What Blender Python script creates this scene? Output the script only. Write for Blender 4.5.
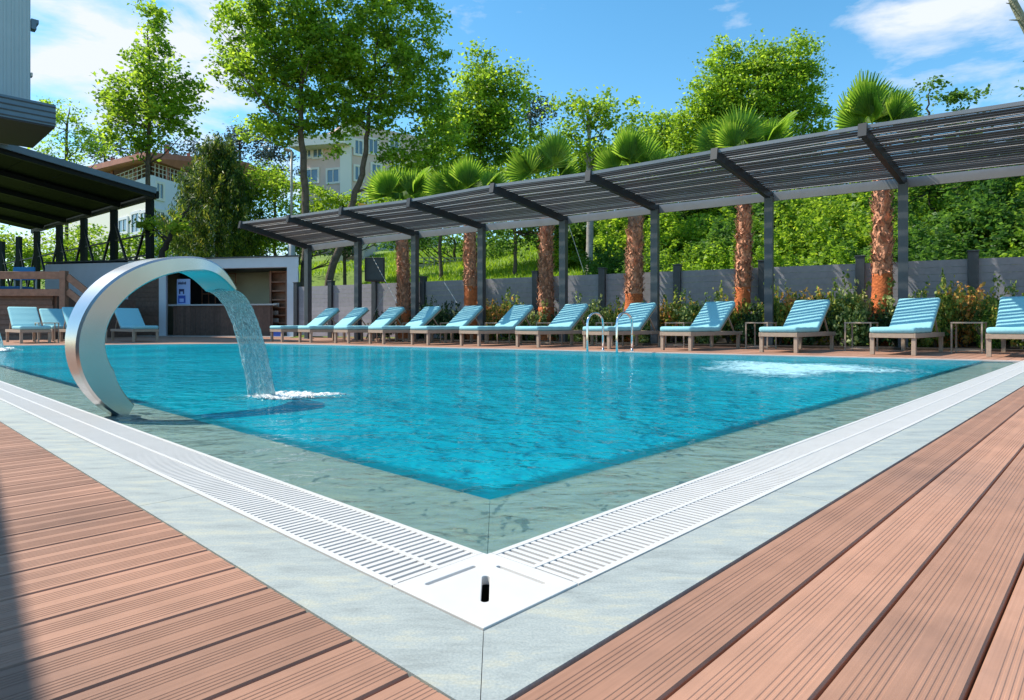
import bpy, math, random
import numpy as np
from mathutils import Vector, Matrix
R = math.radians
for o in list(bpy.data.objects): bpy.data.objects.remove(o)
S = bpy.context.scene
COL = S.collection

# ------------------------------------------------------------------ camera, light, exposure
F, CX, HY, HC = 642.0, 512.0, 323.5, 0.5
cam = bpy.data.cameras.new('camera'); camo = bpy.data.objects.new('camera', cam); COL.objects.link(camo)
camo.location = (0, 0, HC); camo.rotation_euler = (R(90), 0, 0)
cam.sensor_width = 36; cam.lens = 36 * F / 1024; cam.shift_y = -(350 - HY) / 1024 * 1.0
cam.shift_y = -(HY - 350) / 1024 * -1.0
cam.clip_start = 0.05; cam.clip_end = 2000
S.camera = camo
SUN_AZ, SUN_EL = R(-78), R(50.5)
sunv = Vector((math.sin(SUN_AZ) * math.cos(SUN_EL), math.cos(SUN_AZ) * math.cos(SUN_EL), math.sin(SUN_EL)))
sl = bpy.data.lights.new('sun', 'SUN'); sl.energy = 4.9; sl.angle = R(0.5); sl.color = (1, .93, .80)
so = bpy.data.objects.new('sun', sl); COL.objects.link(so); so.rotation_euler = sunv.to_track_quat('Z', 'Y').to_euler()
so.location = (-20, 8, 30)
S.view_settings.view_transform = 'Standard'; S.view_settings.look = 'None'
S.view_settings.exposure = 0.48; S.view_settings.gamma = 1
S.render.engine = 'CYCLES'
S.cycles.max_bounces = 8; S.cycles.transparent_max_bounces = 12
S.cycles.caustics_reflective = False; S.cycles.caustics_refractive = False

w = bpy.data.worlds.new('World'); S.world = w; w.use_nodes = True
nt = w.node_tree; nt.nodes.clear()
def N(nt, t, **k):
    n = nt.nodes.new(t)
    for a, b in k.items():
        if a.startswith('i_'):
            key = a[2:].replace('_', ' ')
            n.inputs[int(key) if key.isdigit() else key].default_value = b
        else: setattr(n, a, b)
    return n
def ramp(nt, stops, interp='LINEAR'):
    r = nt.nodes.new('ShaderNodeValToRGB'); r.color_ramp.interpolation = interp
    el = r.color_ramp.elements
    while len(el) < len(stops): el.new(0.5)
    for e, (p, c) in zip(el, stops):
        e.position = p; e.color = (*c, 1) if len(c) == 3 else c
    return r
L = nt.links.new
sky = N(nt, 'ShaderNodeTexSky', sky_type='NISHITA', sun_disc=False, sun_elevation=SUN_EL, sun_rotation=SUN_AZ % (2 * math.pi),
        air_density=1.0, dust_density=0.3, ozone_density=2.5)
hs = N(nt, 'ShaderNodeHueSaturation', i_Saturation=1.25, i_Value=1.75); hs.inputs['Hue'].default_value = 0.485
L(sky.outputs[0], hs.inputs['Color'])
tc = N(nt, 'ShaderNodeTexCoord')
mp = N(nt, 'ShaderNodeMapping'); mp.inputs['Scale'].default_value = (1.0, 1.0, 2.6)
L(tc.outputs['Generated'], mp.inputs[0])
n1 = N(nt, 'ShaderNodeTexNoise', i_Scale=5.6, i_Detail=9.0, i_Roughness=0.58, i_Distortion=0.25)
L(mp.outputs[0], n1.inputs['Vector'])
def dirmask(px, py, rad, amp):      # cloud bank round a compass direction of the sky
    v = Vector(((px - CX) / F, 1, (HY - py) / F)).normalized()
    d = N(nt, 'ShaderNodeVectorMath', operation='DISTANCE'); L(tc.outputs['Generated'], d.inputs[0]); d.inputs[1].default_value = v
    m = N(nt, 'ShaderNodeMapRange', i_1=0.0, i_2=rad, i_3=amp, i_4=0.0); L(d.outputs['Value'], m.inputs[0])
    return m.outputs[0]
acc = n1.outputs[0]
for a in ((60, 70, .30, .19), (150, 170, .28, .10), (1000, 15, .24, .20), (760, 5, .07, .08), (665, 70, .05, .07), (640, 90, .45, -.10), (500, -900, .8, .12)):
    ad = N(nt, 'ShaderNodeMath', operation='ADD'); L(acc, ad.inputs[0]); L(dirmask(*a), ad.inputs[1]); acc = ad.outputs[0]
cr = ramp(nt, [(0.555, (0, 0, 0)), (0.76, (1, 1, 1))]); L(acc, cr.inputs[0])
mx = N(nt, 'ShaderNodeMix', data_type='RGBA'); L(cr.outputs[0], mx.inputs['Factor']); L(hs.outputs[0], mx.inputs['A'])
mx.inputs['B'].default_value = (6.8, 7.3, 8.2, 1)
bg = N(nt, 'ShaderNodeBackground', i_Strength=0.096); L(mx.outputs['Result'], bg.inputs[0])
wo = N(nt, 'ShaderNodeOutputWorld'); L(bg.outputs[0], wo.inputs[0])

# ------------------------------------------------------------------ frames of reference
e1 = np.array([-.723, .691]); e2 = np.array([.691, .723])          # along the left pool edge / along the right pool edge
A0 = np.array([-.054, 1.387])
D0 = np.array([6.68, 8.56]); C0 = np.array([-6.3, 16.2])
u = (C0 - D0) / np.linalg.norm(C0 - D0); n = np.array([.507, .862])
def W(s, t, z=0.0): p = A0 + e2 * s + e1 * t; return (float(p[0]), float(p[1]), z)
def ray(px): return np.array([(px - CX) / F, 1.0])
def on(px, off): r = ray(px); return r * ((D0 @ n + off) / (r @ n))   # a point of the line 'off' metres behind the far pool edge
def at(px, d): return ray(px) * d
def terr(x, y):
    dist = (np.array([x, y]) - D0) @ n - 5.9
    if x < -7.5 and y < 40: dist -= 4 * min(1, (-7.5 - x) / 1.5)
    if dist < 0: return 0.0
    return .25 * min(dist, 24) + .07 * max(0, dist - 24) + .5 * min(1, dist)

# ------------------------------------------------------------------ materials
def mat(name, col, rough=.6, metal=0., spec=.5, noise=None, bump=None, island=0., obj=0.):
    """noise=(scale, amount, detail) colour variation; bump=(scale,strength,dist)"""
    m = bpy.data.materials.new(name); m.use_nodes = True; nt = m.node_tree; b = nt.nodes['Principled BSDF']
    b.inputs['Base Color'].default_value = (*col, 1); b.inputs['Roughness'].default_value = rough
    b.inputs['Metallic'].default_value = metal; b.inputs['Specular IOR Level'].default_value = spec
    L = nt.links.new; tc = N(nt, 'ShaderNodeTexCoord'); src = None
    cur = None
    if noise:
        nz = N(nt, 'ShaderNodeTexNoise', i_Scale=noise[0], i_Detail=noise[2] if len(noise) > 2 else 5.0, i_Roughness=.6)
        L(tc.outputs['Object'], nz.inputs['Vector'])
        a = noise[1]
        r = ramp(nt, [(.3, tuple(max(0, c * (1 - a)) for c in col)), (.7, tuple(min(1, c * (1 + a)) for c in col))])
        L(nz.outputs[0], r.inputs[0]); cur = r.outputs[0]
    if island:
        g = N(nt, 'ShaderNodeNewGeometry')
        hv = N(nt, 'ShaderNodeHueSaturation'); mr = N(nt, 'ShaderNodeMapRange', i_3=1 - island, i_4=1 + island)
        L(g.outputs['Random Per Island'], mr.inputs[0]); L(mr.outputs[0], hv.inputs['Value'])
        if cur: L(cur, hv.inputs['Color'])
        else: hv.inputs['Color'].default_value = (*col, 1)
        cur = hv.outputs[0]
    if cur: L(cur, b.inputs['Base Color'])
    if bump:
        nz = N(nt, 'ShaderNodeTexNoise', i_Scale=bump[0], i_Detail=6.0); L(tc.outputs['Object'], nz.inputs['Vector'])
        bp = N(nt, 'ShaderNodeBump', i_Strength=bump[1], i_Distance=bump[2]); L(nz.outputs[0], bp.inputs['Height']); L(bp.outputs[0], b.inputs['Normal'])
    return m
def leafmat(name, stops, trans=.5, rough=.5, clump=1.2):
    m = bpy.data.materials.new(name); m.use_nodes = True; nt = m.node_tree; nt.nodes.clear(); L = nt.links.new
    g = N(nt, 'ShaderNodeNewGeometry'); tc = N(nt, 'ShaderNodeTexCoord')
    nz = N(nt, 'ShaderNodeTexNoise', i_Scale=clump, i_Detail=3.0); L(tc.outputs['Object'], nz.inputs['Vector'])
    a = N(nt, 'ShaderNodeMath', operation='MULTIPLY_ADD'); L(g.outputs['Random Per Island'], a.inputs[0]); a.inputs[1].default_value = .55
    b_ = N(nt, 'ShaderNodeMath', operation='MULTIPLY_ADD'); L(nz.outputs[0], b_.inputs[0]); b_.inputs[1].default_value = 1.5; b_.inputs[2].default_value = -.53
    L(b_.outputs[0], a.inputs[2])
    r = ramp(nt, stops); L(a.outputs[0], r.inputs[0])
    d = N(nt, 'ShaderNodeBsdfPrincipled', i_Roughness=rough); d.inputs['Specular IOR Level'].default_value = .35; L(r.outputs[0], d.inputs['Base Color'])
    t = N(nt, 'ShaderNodeBsdfTranslucent')
    hv = N(nt, 'ShaderNodeHueSaturation', i_Value=1.9, i_Saturation=1.0); hv.inputs['Hue'].default_value = .485
    L(r.outputs[0], hv.inputs['Color']); L(hv.outputs[0], t.inputs['Color'])
    mx = N(nt, 'ShaderNodeMixShader'); mx.inputs[0].default_value = trans; L(d.outputs[0], mx.inputs[1]); L(t.outputs[0], mx.inputs[2])
    o = N(nt, 'ShaderNodeOutputMaterial'); L(mx.outputs[0], o.inputs[0]); return m

M = {}
M['white_plastic'] = mat('white_plastic', (.57, .565, .56), .45, noise=(9, .04, 8), bump=(300, .05, .001))
M['channel'] = mat('drain_channel', (.62, .62, .62), .6)
M['stone'] = mat('pool_stone', (.56, .60, .61), .7, noise=(5, .16, 10), bump=(150, .25, .002))
M['tan'] = mat('taupe_painted_wood', (.36, .27, .20), .55, noise=(18, .12), bump=(60, .15, .002))
M['cushion'] = mat('aqua_cushion_fabric', (.26, .53, .58), .9, spec=.2, noise=(40, .05), bump=(14, .25, .01))
M['steel'] = mat('brushed_steel', (.52, .50, .485), .27, metal=1, noise=(3, .08))
M['chrome'] = mat('chrome', (.75, .77, .8), .08, metal=1)
M['dark_metal'] = mat('anthracite_metal', (.035, .042, .05), .45, noise=(8, .2))
M['slat'] = mat('roof_slat_metal', (.045, .048, .054), .4, noise=(3, .15), island=.15)
M['slat_light_line'] = mat('painted_slat_light', (.80, .80, .82), .5)  # pale colour standing in for light along the slats and their gaps
M['post_metal'] = mat('post_metal', (.06, .068, .076), .35, noise=(8, .15))
M['roof_black'] = mat('black_steel', (.010, .016, .018), .6, spec=.15)
M['roof_dark'] = mat('rafter_metal', (.022, .025, .03), .45)
M['fascia'] = mat('grey_fascia', (.20, .21, .23), .5, noise=(3, .08))
M['fence_panel'] = mat('grey_fence_board', (.29, .285, .315), .65, noise=(9, .1), island=.10, bump=(50, .2, .003))
M['white_wall'] = mat('white_render', (.50, .54, .64), .85, noise=(2, .06), bump=(40, .2, .004))
M['frame_white'] = mat('white_frame_paint', (.62, .66, .72), .6, noise=(2, .05))
M['dark_wood'] = mat('brown_wood_cladding', (.14, .08, .058), .6, noise=(9, .25), island=.2)
M['rail_wood'] = mat('brown_railing_wood', (.27, .135, .085), .6, noise=(7, .25), island=.1)
M['counter'] = mat('counter_top', (.45, .45, .45), .4)
M['beige'] = mat('beige_wall', (.50, .47, .34), .8, noise=(2, .05))
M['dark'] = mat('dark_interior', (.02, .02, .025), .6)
M['poster'] = mat('poster_face', (.35, .5, .85), .4)
M['poster_blue'] = mat('poster_blue', (.03, .09, .5), .4)
M['poster_navy'] = mat('poster_navy', (.02, .03, .12), .4)
M['bldg_grey'] = mat('grey_cladding', (.36, .46, .52), .6, noise=(1.0, .05))
M['canopy_blue'] = mat('blue_grey_canopy', (.09, .16, .23), .45, noise=(3, .1))
M['pale_pink'] = mat('pinkish_render', (.64, .48, .42), .85, noise=(.6, .06))
M['cream'] = mat('cream_trim', (.70, .67, .62), .8)
M['house_white'] = mat('house_white_paint', (.62, .64, .72), .85, noise=(.5, .04))
M['red_roof'] = mat('red_brown_roof', (.33, .12, .08), .7, noise=(1.5, .2))
M['glass'] = mat('window_glass', (.10, .16, .22), .08, spec=.8)
M['bark'] = mat('bark', (.11, .085, .06), .9, noise=(6, .4), bump=(15, .8, .03))
M['grey_bark'] = mat('pale_grey_bark', (.30, .27, .24), .9, noise=(5, .3), bump=(15, .6, .03))
M['dark_bark'] = mat('dark_bark', (.035, .03, .027), .9, noise=(6, .3), bump=(15, .6, .03))
M['moss_bark'] = mat('mossy_bark', (.25, .25, .17), .9, noise=(14, .45, 8), bump=(25, .9, .03))
M['palm_orange'] = mat('palm_trunk_orange', (.55, .14, .04), .85, noise=(7, .4, 8), bump=(22, 1., .03))
M['palm_husk'] = mat('palm_trunk_husk', (.50, .235, .14), .9, noise=(9, .5, 8), island=.45, bump=(22, 1., .03))
M['soil'] = mat('planter_soil', (.07, .05, .035), .95, noise=(6, .3), bump=(20, .6, .03))
M['cable'] = mat('steel_cable', (.4, .4, .4), .5)
M['pole_grey'] = mat('grey_pole_paint', (.38, .40, .40), .5)
M['black'] = mat('black_plastic', (.02, .022, .025), .5)
M['basin'] = mat('pool_basin_tile', (.010, .44, .56), .5, noise=(1.2, .12))
M['palegrey'] = mat('pale_concrete', (.5, .47, .43), .85, noise=(2, .1))
M['leaf_green'] = leafmat('leaf_green', [(0, (.05, .12, .012)), (.4, (.14, .26, .018)), (.7, (.26, .41, .025)), (1, (.40, .52, .05))], .55)
M['leaf_mid'] = leafmat('leaf_mid', [(0, (.025, .08, .012)), (.5, (.07, .17, .02)), (1, (.18, .29, .035))], .5)
M['leaf_yellow'] = leafmat('leaf_yellow', [(0, (.06, .14, .010)), (.45, (.17, .30, .018)), (1, (.34, .45, .035))], .5)
M['leaf_dark'] = leafmat('leaf_dark', [(0, (.012, .035, .012)), (.6, (.03, .075, .02)), (1, (.06, .13, .03))], .2)
M['leaf_pine'] = leafmat('leaf_pine', [(0, (.03, .05, .05)), (.6, (.05, .085, .075)), (1, (.09, .13, .09))], .15)
M['leaf_conifer'] = leafmat('leaf_conifer', [(0, (.015, .045, .014)), (.5, (.045, .10, .016)), (.72, (.20, .28, .03)), (1, (.42, .38, .05))], .35, clump=2.2)
M['leaf_hedge'] = leafmat('leaf_hedge', [(0, (0.035, 0.088, 0.021)), (.45, (0.124, 0.211, 0.035)), (.7, (0.386, 0.456, 0.088)), (.86, (0.600, 0.456, 0.088)), (1, (0.600, 0.211, 0.070))], .45, clump=3)
M['leaf_hedge_red'] = leafmat('leaf_hedge_red', [(0, (0.053, 0.088, 0.026)), (.4, (0.176, 0.229, 0.053)), (.6, (0.600, 0.386, 0.088)), (.8, (0.600, 0.299, 0.088)), (1, (0.600, 0.176, 0.105))], .45, clump=3)
M['leaf_hedge_pale'] = leafmat('leaf_hedge_pale', [(0, (0.035, 0.088, 0.026)), (.45, (0.140, 0.229, 0.053)), (.75, (0.456, 0.527, 0.211)), (1, (0.600, 0.600, 0.351))], .45, clump=3)
M['frond'] = leafmat('palm_frond', [(0, (.05, .14, .012)), (.5, (.13, .27, .02)), (1, (.30, .42, .05))], .5, clump=1.5)
M['frond_old'] = leafmat('palm_frond_old', [(0, (.12, .11, .02)), (.5, (.25, .22, .04)), (1, (.42, .26, .06))], .4)
M['grass'] = leafmat('meadow_grass', [(0, (.10, .20, .01)), (.5, (.20, .34, .012)), (1, (.32, .44, .03))], .4, clump=.5)

def deck_mat():
    m = mat('composite_deck_boards', (.365, .20, .138), .62, noise=(5, .13, 10), island=.16, spec=.3)
    nt = m.node_tree; L = nt.links.new; b = nt.nodes['Principled BSDF']
    tc = N(nt, 'ShaderNodeTexCoord'); mp = N(nt, 'ShaderNodeMapping'); mp.inputs['Rotation'].default_value = (0, 0, math.atan2(-.691, .723) * -1 + 0)
    L(tc.outputs['Object'], mp.inputs[0]); mp.inputs['Scale'].default_value = (150, 150, 150)
    nz = N(nt, 'ShaderNodeTexNoise', i_Scale=4.0, i_Detail=6.0); L(mp.outputs[0], nz.inputs['Vector'])
    src = b.inputs['Base Color'].links[0].from_socket
    mp2 = N(nt, 'ShaderNodeMapping'); mp2.vector_type = 'POINT'; mp2.inputs['Rotation'].default_value = (0, 0, -math.atan2(.723, .691)); L(tc.outputs['Object'], mp2.inputs[0])
    mp3 = N(nt, 'ShaderNodeMapping'); mp3.inputs['Scale'].default_value = (2.2, 130, 1); L(mp2.outputs[0], mp3.inputs[0])
    g1 = N(nt, 'ShaderNodeTexNoise', i_Scale=1.0, i_Detail=5.0, i_Roughness=.7); L(mp3.outputs[0], g1.inputs['Vector'])
    g2 = N(nt, 'ShaderNodeTexNoise', i_Scale=1.7, i_Detail=7.0, i_Roughness=.62); L(tc.outputs['Object'], g2.inputs['Vector'])
    r1 = ramp(nt, [(.3, (.84, .83, .82)), (.68, (1.06, 1.05, 1.04))]); L(g1.outputs[0], r1.inputs[0])
    r2 = ramp(nt, [(.32, (.83, .86, .90)), (.46, (1, 1, 1)), (.72, (1.07, 1.03, 1.0))]); L(g2.outputs[0], r2.inputs[0])
    for rr_ in (r1, r2):
        mm = N(nt, 'ShaderNodeMix', data_type='RGBA', blend_type='MULTIPLY'); mm.inputs['Factor'].default_value = 1; L(src, mm.inputs['A']); L(rr_.outputs[0], mm.inputs['B']); src = mm.outputs['Result']
    L(src, b.inputs['Base Color'])
    bp = N(nt, 'ShaderNodeBump', i_Strength=.25, i_Distance=.001); L(nz.outputs[0], bp.inputs['Height']); L(bp.outputs[0], b.inputs['Normal'])
    return m
M['deck'] = deck_mat()

def stone_slab_mat(name, col, wet=False):
    m = bpy.data.materials.new(name); m.use_nodes = True; nt = m.node_tree; b = nt.nodes['Principled BSDF']; L = nt.links.new
    tc = N(nt, 'ShaderNodeTexCoord'); mp = N(nt, 'ShaderNodeMapping'); mp.inputs['Rotation'].default_value = (0, 0, R(-46)); mp.inputs['Scale'].default_value = (1, 3.2, 1)
    L(tc.outputs['Object'], mp.inputs[0])
    nz = N(nt, 'ShaderNodeTexNoise', i_Scale=5.5, i_Detail=12.0, i_Roughness=.72, i_Distortion=.2); L(mp.outputs[0], nz.inputs['Vector'])
    n2 = N(nt, 'ShaderNodeTexNoise', i_Scale=220.0, i_Detail=3.0); L(tc.outputs['Object'], n2.inputs['Vector'])
    c = col
    r = ramp(nt, [(.30, tuple(x * .66 for x in c)), (.42, tuple(x * .88 for x in c)), (.52, c), (.60, (c[0] * 1.18, c[1] * 1.08, c[2] * .94)), (.72, tuple(min(1, x * 1.25) for x in c))])
    L(nz.outputs[0], r.inputs[0])
    r2 = ramp(nt, [(.3, (.78, .80, .82)), (.65, (1, 1, 1))]); L(n2.outputs[0], r2.inputs[0])
    mm = N(nt, 'ShaderNodeMix', data_type='RGBA', blend_type='MULTIPLY'); mm.inputs['Factor'].default_value = 1
    L(r.outputs[0], mm.inputs['A']); L(r2.outputs[0], mm.inputs['B']); L(mm.outputs['Result'], b.inputs['Base Color'])
    b.inputs['Roughness'].default_value = .75
    bp = N(nt, 'ShaderNodeBump', i_Strength=.35, i_Distance=.002); L(n2.outputs[0], bp.inputs['Height']); L(bp.outputs[0], b.inputs['Normal'])
    return m
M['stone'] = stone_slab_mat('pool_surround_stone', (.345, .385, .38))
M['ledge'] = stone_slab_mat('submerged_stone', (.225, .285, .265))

def water_mat():
    m = bpy.data.materials.new('pool_water'); m.use_nodes = True; nt = m.node_tree; nt.nodes.clear(); L = nt.links.new
    tc = N(nt, 'ShaderNodeTexCoord')
    mp = N(nt, 'ShaderNodeMapping'); mp.inputs['Scale'].default_value = (1, 1.15, 1); L(tc.outputs['Object'], mp.inputs[0])
    w1 = N(nt, 'ShaderNodeTexNoise', i_Scale=4.2, i_Detail=3.0, i_Roughness=.5, i_Distortion=.3); L(mp.outputs[0], w1.inputs['Vector'])
    w2 = N(nt, 'ShaderNodeTexNoise', i_Scale=12.0, i_Detail=2.0, i_Distortion=.2); L(mp.outputs[0], w2.inputs['Vector'])
    w3 = N(nt, 'ShaderNodeTexNoise', i_Scale=.7, i_Detail=2.0); L(mp.outputs[0], w3.inputs['Vector'])
    ad = N(nt, 'ShaderNodeMath', operation='MULTIPLY_ADD'); L(w2.outputs[0], ad.inputs[0]); ad.inputs[1].default_value = .28; L(w1.outputs[0], ad.inputs[2])
    bp = N(nt, 'ShaderNodeBump', i_Strength=1.0, i_Distance=.045); L(ad.outputs[0], bp.inputs['Height'])
    bp2 = N(nt, 'ShaderNodeBump', i_Strength=1.0, i_Distance=.11); L(ad.outputs[0], bp2.inputs['Height'])
    at_ = N(nt, 'ShaderNodeAttribute', attribute_name='depth')
    tint = N(nt, 'ShaderNodeMix', data_type='RGBA'); L(at_.outputs['Fac'], tint.inputs['Factor'])
    tint.inputs['A'].default_value = (.88, .96, .95, 1); tint.inputs['B'].default_value = (.22, .78, .86, 1)
    tr = N(nt, 'ShaderNodeBsdfTransparent'); L(tint.outputs['Result'], tr.inputs[0])
    rr = ramp(nt, [(.3, (.002, .25, .35)), (.7, (.004, .39, .50))]); L(w3.outputs[0], rr.inputs[0])
    df = N(nt, 'ShaderNodeBsdfDiffuse'); L(rr.outputs[0], df.inputs[0]); L(bp2.outputs[0], df.inputs['Normal'])
    k = N(nt, 'ShaderNodeMapRange', i_1=0.0, i_2=1.0, i_3=.05, i_4=.62); L(at_.outputs['Fac'], k.inputs[0])
    m1 = N(nt, 'ShaderNodeMixShader'); L(k.outputs[0], m1.inputs[0]); L(tr.outputs[0], m1.inputs[1]); L(df.outputs[0], m1.inputs[2])
    gl = N(nt, 'ShaderNodeBsdfGlossy', i_Roughness=.03); L(bp.outputs[0], gl.inputs['Normal'])
    fr = N(nt, 'ShaderNodeFresnel', i_IOR=1.30); L(bp.outputs[0], fr.inputs['Normal'])
    fm = N(nt, 'ShaderNodeMath', operation='MULTIPLY'); L(fr.outputs[0], fm.inputs[0]); fm.inputs[1].default_value = .55
    m2 = N(nt, 'ShaderNodeMixShader'); L(fm.outputs[0], m2.inputs[0]); L(m1.outputs[0], m2.inputs[1]); L(gl.outputs[0], m2.inputs[2])
    o = N(nt, 'ShaderNodeOutputMaterial'); L(m2.outputs[0], o.inputs[0]); return m
M['water'] = water_mat()

def foam_mat(name, scale, lo, hi, base=(.85, .9, .92), vec=(1, 1, 1), tint=(.75, .93, .96), gloss=.25, trans=True):
    m = bpy.data.materials.new(name); m.use_nodes = True; nt = m.node_tree; nt.nodes.clear(); L = nt.links.new
    tc = N(nt, 'ShaderNodeTexCoord'); mp = N(nt, 'ShaderNodeMapping'); mp.inputs['Scale'].default_value = vec; L(tc.outputs['Object'], mp.inputs[0])
    nz = N(nt, 'ShaderNodeTexNoise', i_Scale=scale, i_Detail=8.0, i_Roughness=.65, i_Distortion=.7); L(mp.outputs[0], nz.inputs['Vector'])
    at_ = N(nt, 'ShaderNodeAttribute', attribute_name='depth')
    mu = N(nt, 'ShaderNodeMath', operation='MULTIPLY_ADD'); L(at_.outputs['Fac'], mu.inputs[0]); mu.inputs[1].default_value = .6; L(nz.outputs[0], mu.inputs[2])
    r = ramp(nt, [(lo, (0, 0, 0)), (hi, (1, 1, 1))]); L(mu.outputs[0], r.inputs[0])
    bp = N(nt, 'ShaderNodeBump', i_Strength=1., i_Distance=.03); L(nz.outputs[0], bp.inputs['Height'])
    tr = N(nt, 'ShaderNodeBsdfTransparent'); tr.inputs[0].default_value = (*tint, 1)
    gl = N(nt, 'ShaderNodeBsdfGlossy', i_Roughness=.08); L(bp.outputs[0], gl.inputs['Normal'])
    m0 = N(nt, 'ShaderNodeMixShader'); m0.inputs[0].default_value = gloss; L(tr.outputs[0], m0.inputs[1]); L(gl.outputs[0], m0.inputs[2])
    df = N(nt, 'ShaderNodeBsdfPrincipled', i_Roughness=.3); df.inputs['Base Color'].default_value = (*base, 1); L(bp.outputs[0], df.inputs['Normal'])
    mx = N(nt, 'ShaderNodeMixShader'); L(r.outputs[0], mx.inputs[0]); L(m0.outputs[0], mx.inputs[1]); L(df.outputs[0], mx.inputs[2])
    o = N(nt, 'ShaderNodeOutputMaterial'); L(mx.outputs[0], o.inputs[0]); return m
M['jet'] = foam_mat('falling_water', 30, .47, .66, base=(.62, .87, .90), vec=(2.2, 2.2, .8), tint=(.62, .88, .92), gloss=.2)
M['foam'] = foam_mat('white_foam', 22, .80, 1.02, gloss=.02, tint=(1, 1, 1))
M['whirl'] = foam_mat('whirlpool_foam', 7, .66, 1.2, base=(.42, .74, .84), gloss=.03, tint=(1, 1, 1))

# ------------------------------------------------------------------ mesh builder
def rot2(v, a): c, s = math.cos(a), math.sin(a); return (v[0] * c - v[1] * s, v[0] * s + v[1] * c)
class MB:
    def __init__(s): s.v = []; s.f = []; s.m = []
    def add(s, vs, fs, mi=0):
        k = len(s.v); s.v += [tuple(map(float, x)) for x in vs]; s.f += [tuple(i + k for i in f) for f in fs]; s.m += [mi] * len(fs)
    def para(s, o, a, b, c, mi=0):       # box from corner o and three edge vectors
        o, a, b, c = map(Vector, (o, a, b, c))
        if a.cross(b).dot(c) < 0: a, b = b, a
        vs = [o, o + a, o + a + b, o + b, o + c, o + a + c, o + a + b + c, o + b + c]
        s.add(vs, [(0, 3, 2, 1), (4, 5, 6, 7), (0, 1, 5, 4), (1, 2, 6, 5), (2, 3, 7, 6), (3, 0, 4, 7)], mi)
    def box(s, x0, y0, z0, x1, y1, z1, mi=0): s.para((x0, y0, z0), (x1 - x0, 0, 0), (0, y1 - y0, 0), (0, 0, z1 - z0), mi)
    def beam(s, p, q, w, h, up=(0, 0, 1), mi=0):   # bar between p and q
        p, q = Vector(p), Vector(q); d = (q - p); up = Vector(up); sd = d.cross(up)
        if sd.length < 1e-6: sd = d.cross(Vector((1, 0, 0)))
        sd.normalize(); uu = sd.cross(d).normalized()
        s.para(p - sd * w / 2 - uu * h / 2, sd * w, d, uu * h, mi)
    def tube(s, pts, r, k=8, mi=0, cap=True):
        pts = [Vector(p) for p in pts]; rs = r if isinstance(r, (list, tuple)) else [r] * len(pts)
        rings = []; ref = None
        for i, p in enumerate(pts):
            t = (pts[min(i + 1, len(pts) - 1)] - pts[max(i - 1, 0)]).normalized()
            if ref is None: ref = t.orthogonal().normalized()
            else: ref = (ref - t * ref.dot(t)).normalized()
            b = t.cross(ref)
            rings.append([p + (ref * math.cos(2 * math.pi * j / k) + b * math.sin(2 * math.pi * j / k)) * rs[i] for j in range(k)])
        vs = [x for rg in rings for x in rg]; fs = []
        for i in range(len(pts) - 1):
            for j in range(k): fs.append((i * k + j, i * k + (j + 1) % k, (i + 1) * k + (j + 1) % k, (i + 1) * k + j))
        if cap: fs.append(tuple(range(k - 1, -1, -1))); fs.append(tuple(range((len(pts) - 1) * k, len(pts) * k)))
        s.add(vs, fs, mi)
    def loft(s, rings, mi=0, cap=True):
        k = len(rings[0]); vs = [x for rg in rings for x in rg]; fs = []
        for i in range(len(rings) - 1):
            for j in range(k): fs.append((i * k + j, i * k + (j + 1) % k, (i + 1) * k + (j + 1) % k, (i + 1) * k + j))
        if cap: fs.append(tuple(range(k - 1, -1, -1))); fs.append(tuple(range((len(rings) - 1) * k, len(rings) * k)))
        s.add(vs, fs, mi)
    def build(s, name, mats, parent=None, smooth=False, bevel=0, world=True, attr=None):
        me = bpy.data.meshes.new(name)
        off = Vector((0, 0, 0))
        if parent is not None and world: off = parent.location if not parent.parent else parent.location + parent.parent.location
        me.from_pydata([(v[0] - off[0], v[1] - off[1], v[2] - off[2]) for v in s.v], [], s.f)
        if not isinstance(mats, (list, tuple)): mats = [mats]
        for m_ in mats: me.materials.append(m_ if not isinstance(m_, str) else M[m_])
        me.polygons.foreach_set('material_index', s.m)
        if smooth: me.polygons.foreach_set('use_smooth', [True] * len(s.f))
        if attr is not None:
            a = me.attributes.new('depth', 'FLOAT', 'POINT'); a.data.foreach_set('value', attr)
        me.update()
        o = bpy.data.objects.new(name, me); COL.objects.link(o)
        if parent is not None: o.parent = parent
        if bevel:
            b = o.modifiers.new('bevel', 'BEVEL'); b.width = bevel; b.segments = 3; b.limit_method = 'ANGLE'
        return o
def tag(o, label=None, cat=None, group=None, kind=None):
    if label: o['label'] = label
    if cat: o['category'] = cat
    if group: o['group'] = group
    if kind: o['kind'] = kind
    return o
def empty(name, loc, label, cat, group=None, rz=0):
    o = bpy.data.objects.new(name, None); COL.objects.link(o); o.location = loc; o.rotation_euler = (0, 0, rz); o.empty_display_size = .2
    return tag(o, label, cat, group)
def kids(o): return [c for c in COL.objects if c.parent == o]
def copy_tree(o, parent=None):
    c = o.copy(); COL.objects.link(c); c.parent = parent
    for ch in list(kids(o)): copy_tree(ch, c)
    return c
def relabel(o, label, group=None):
    o['label'] = label
    if group: o['group'] = group
    return o
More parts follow.
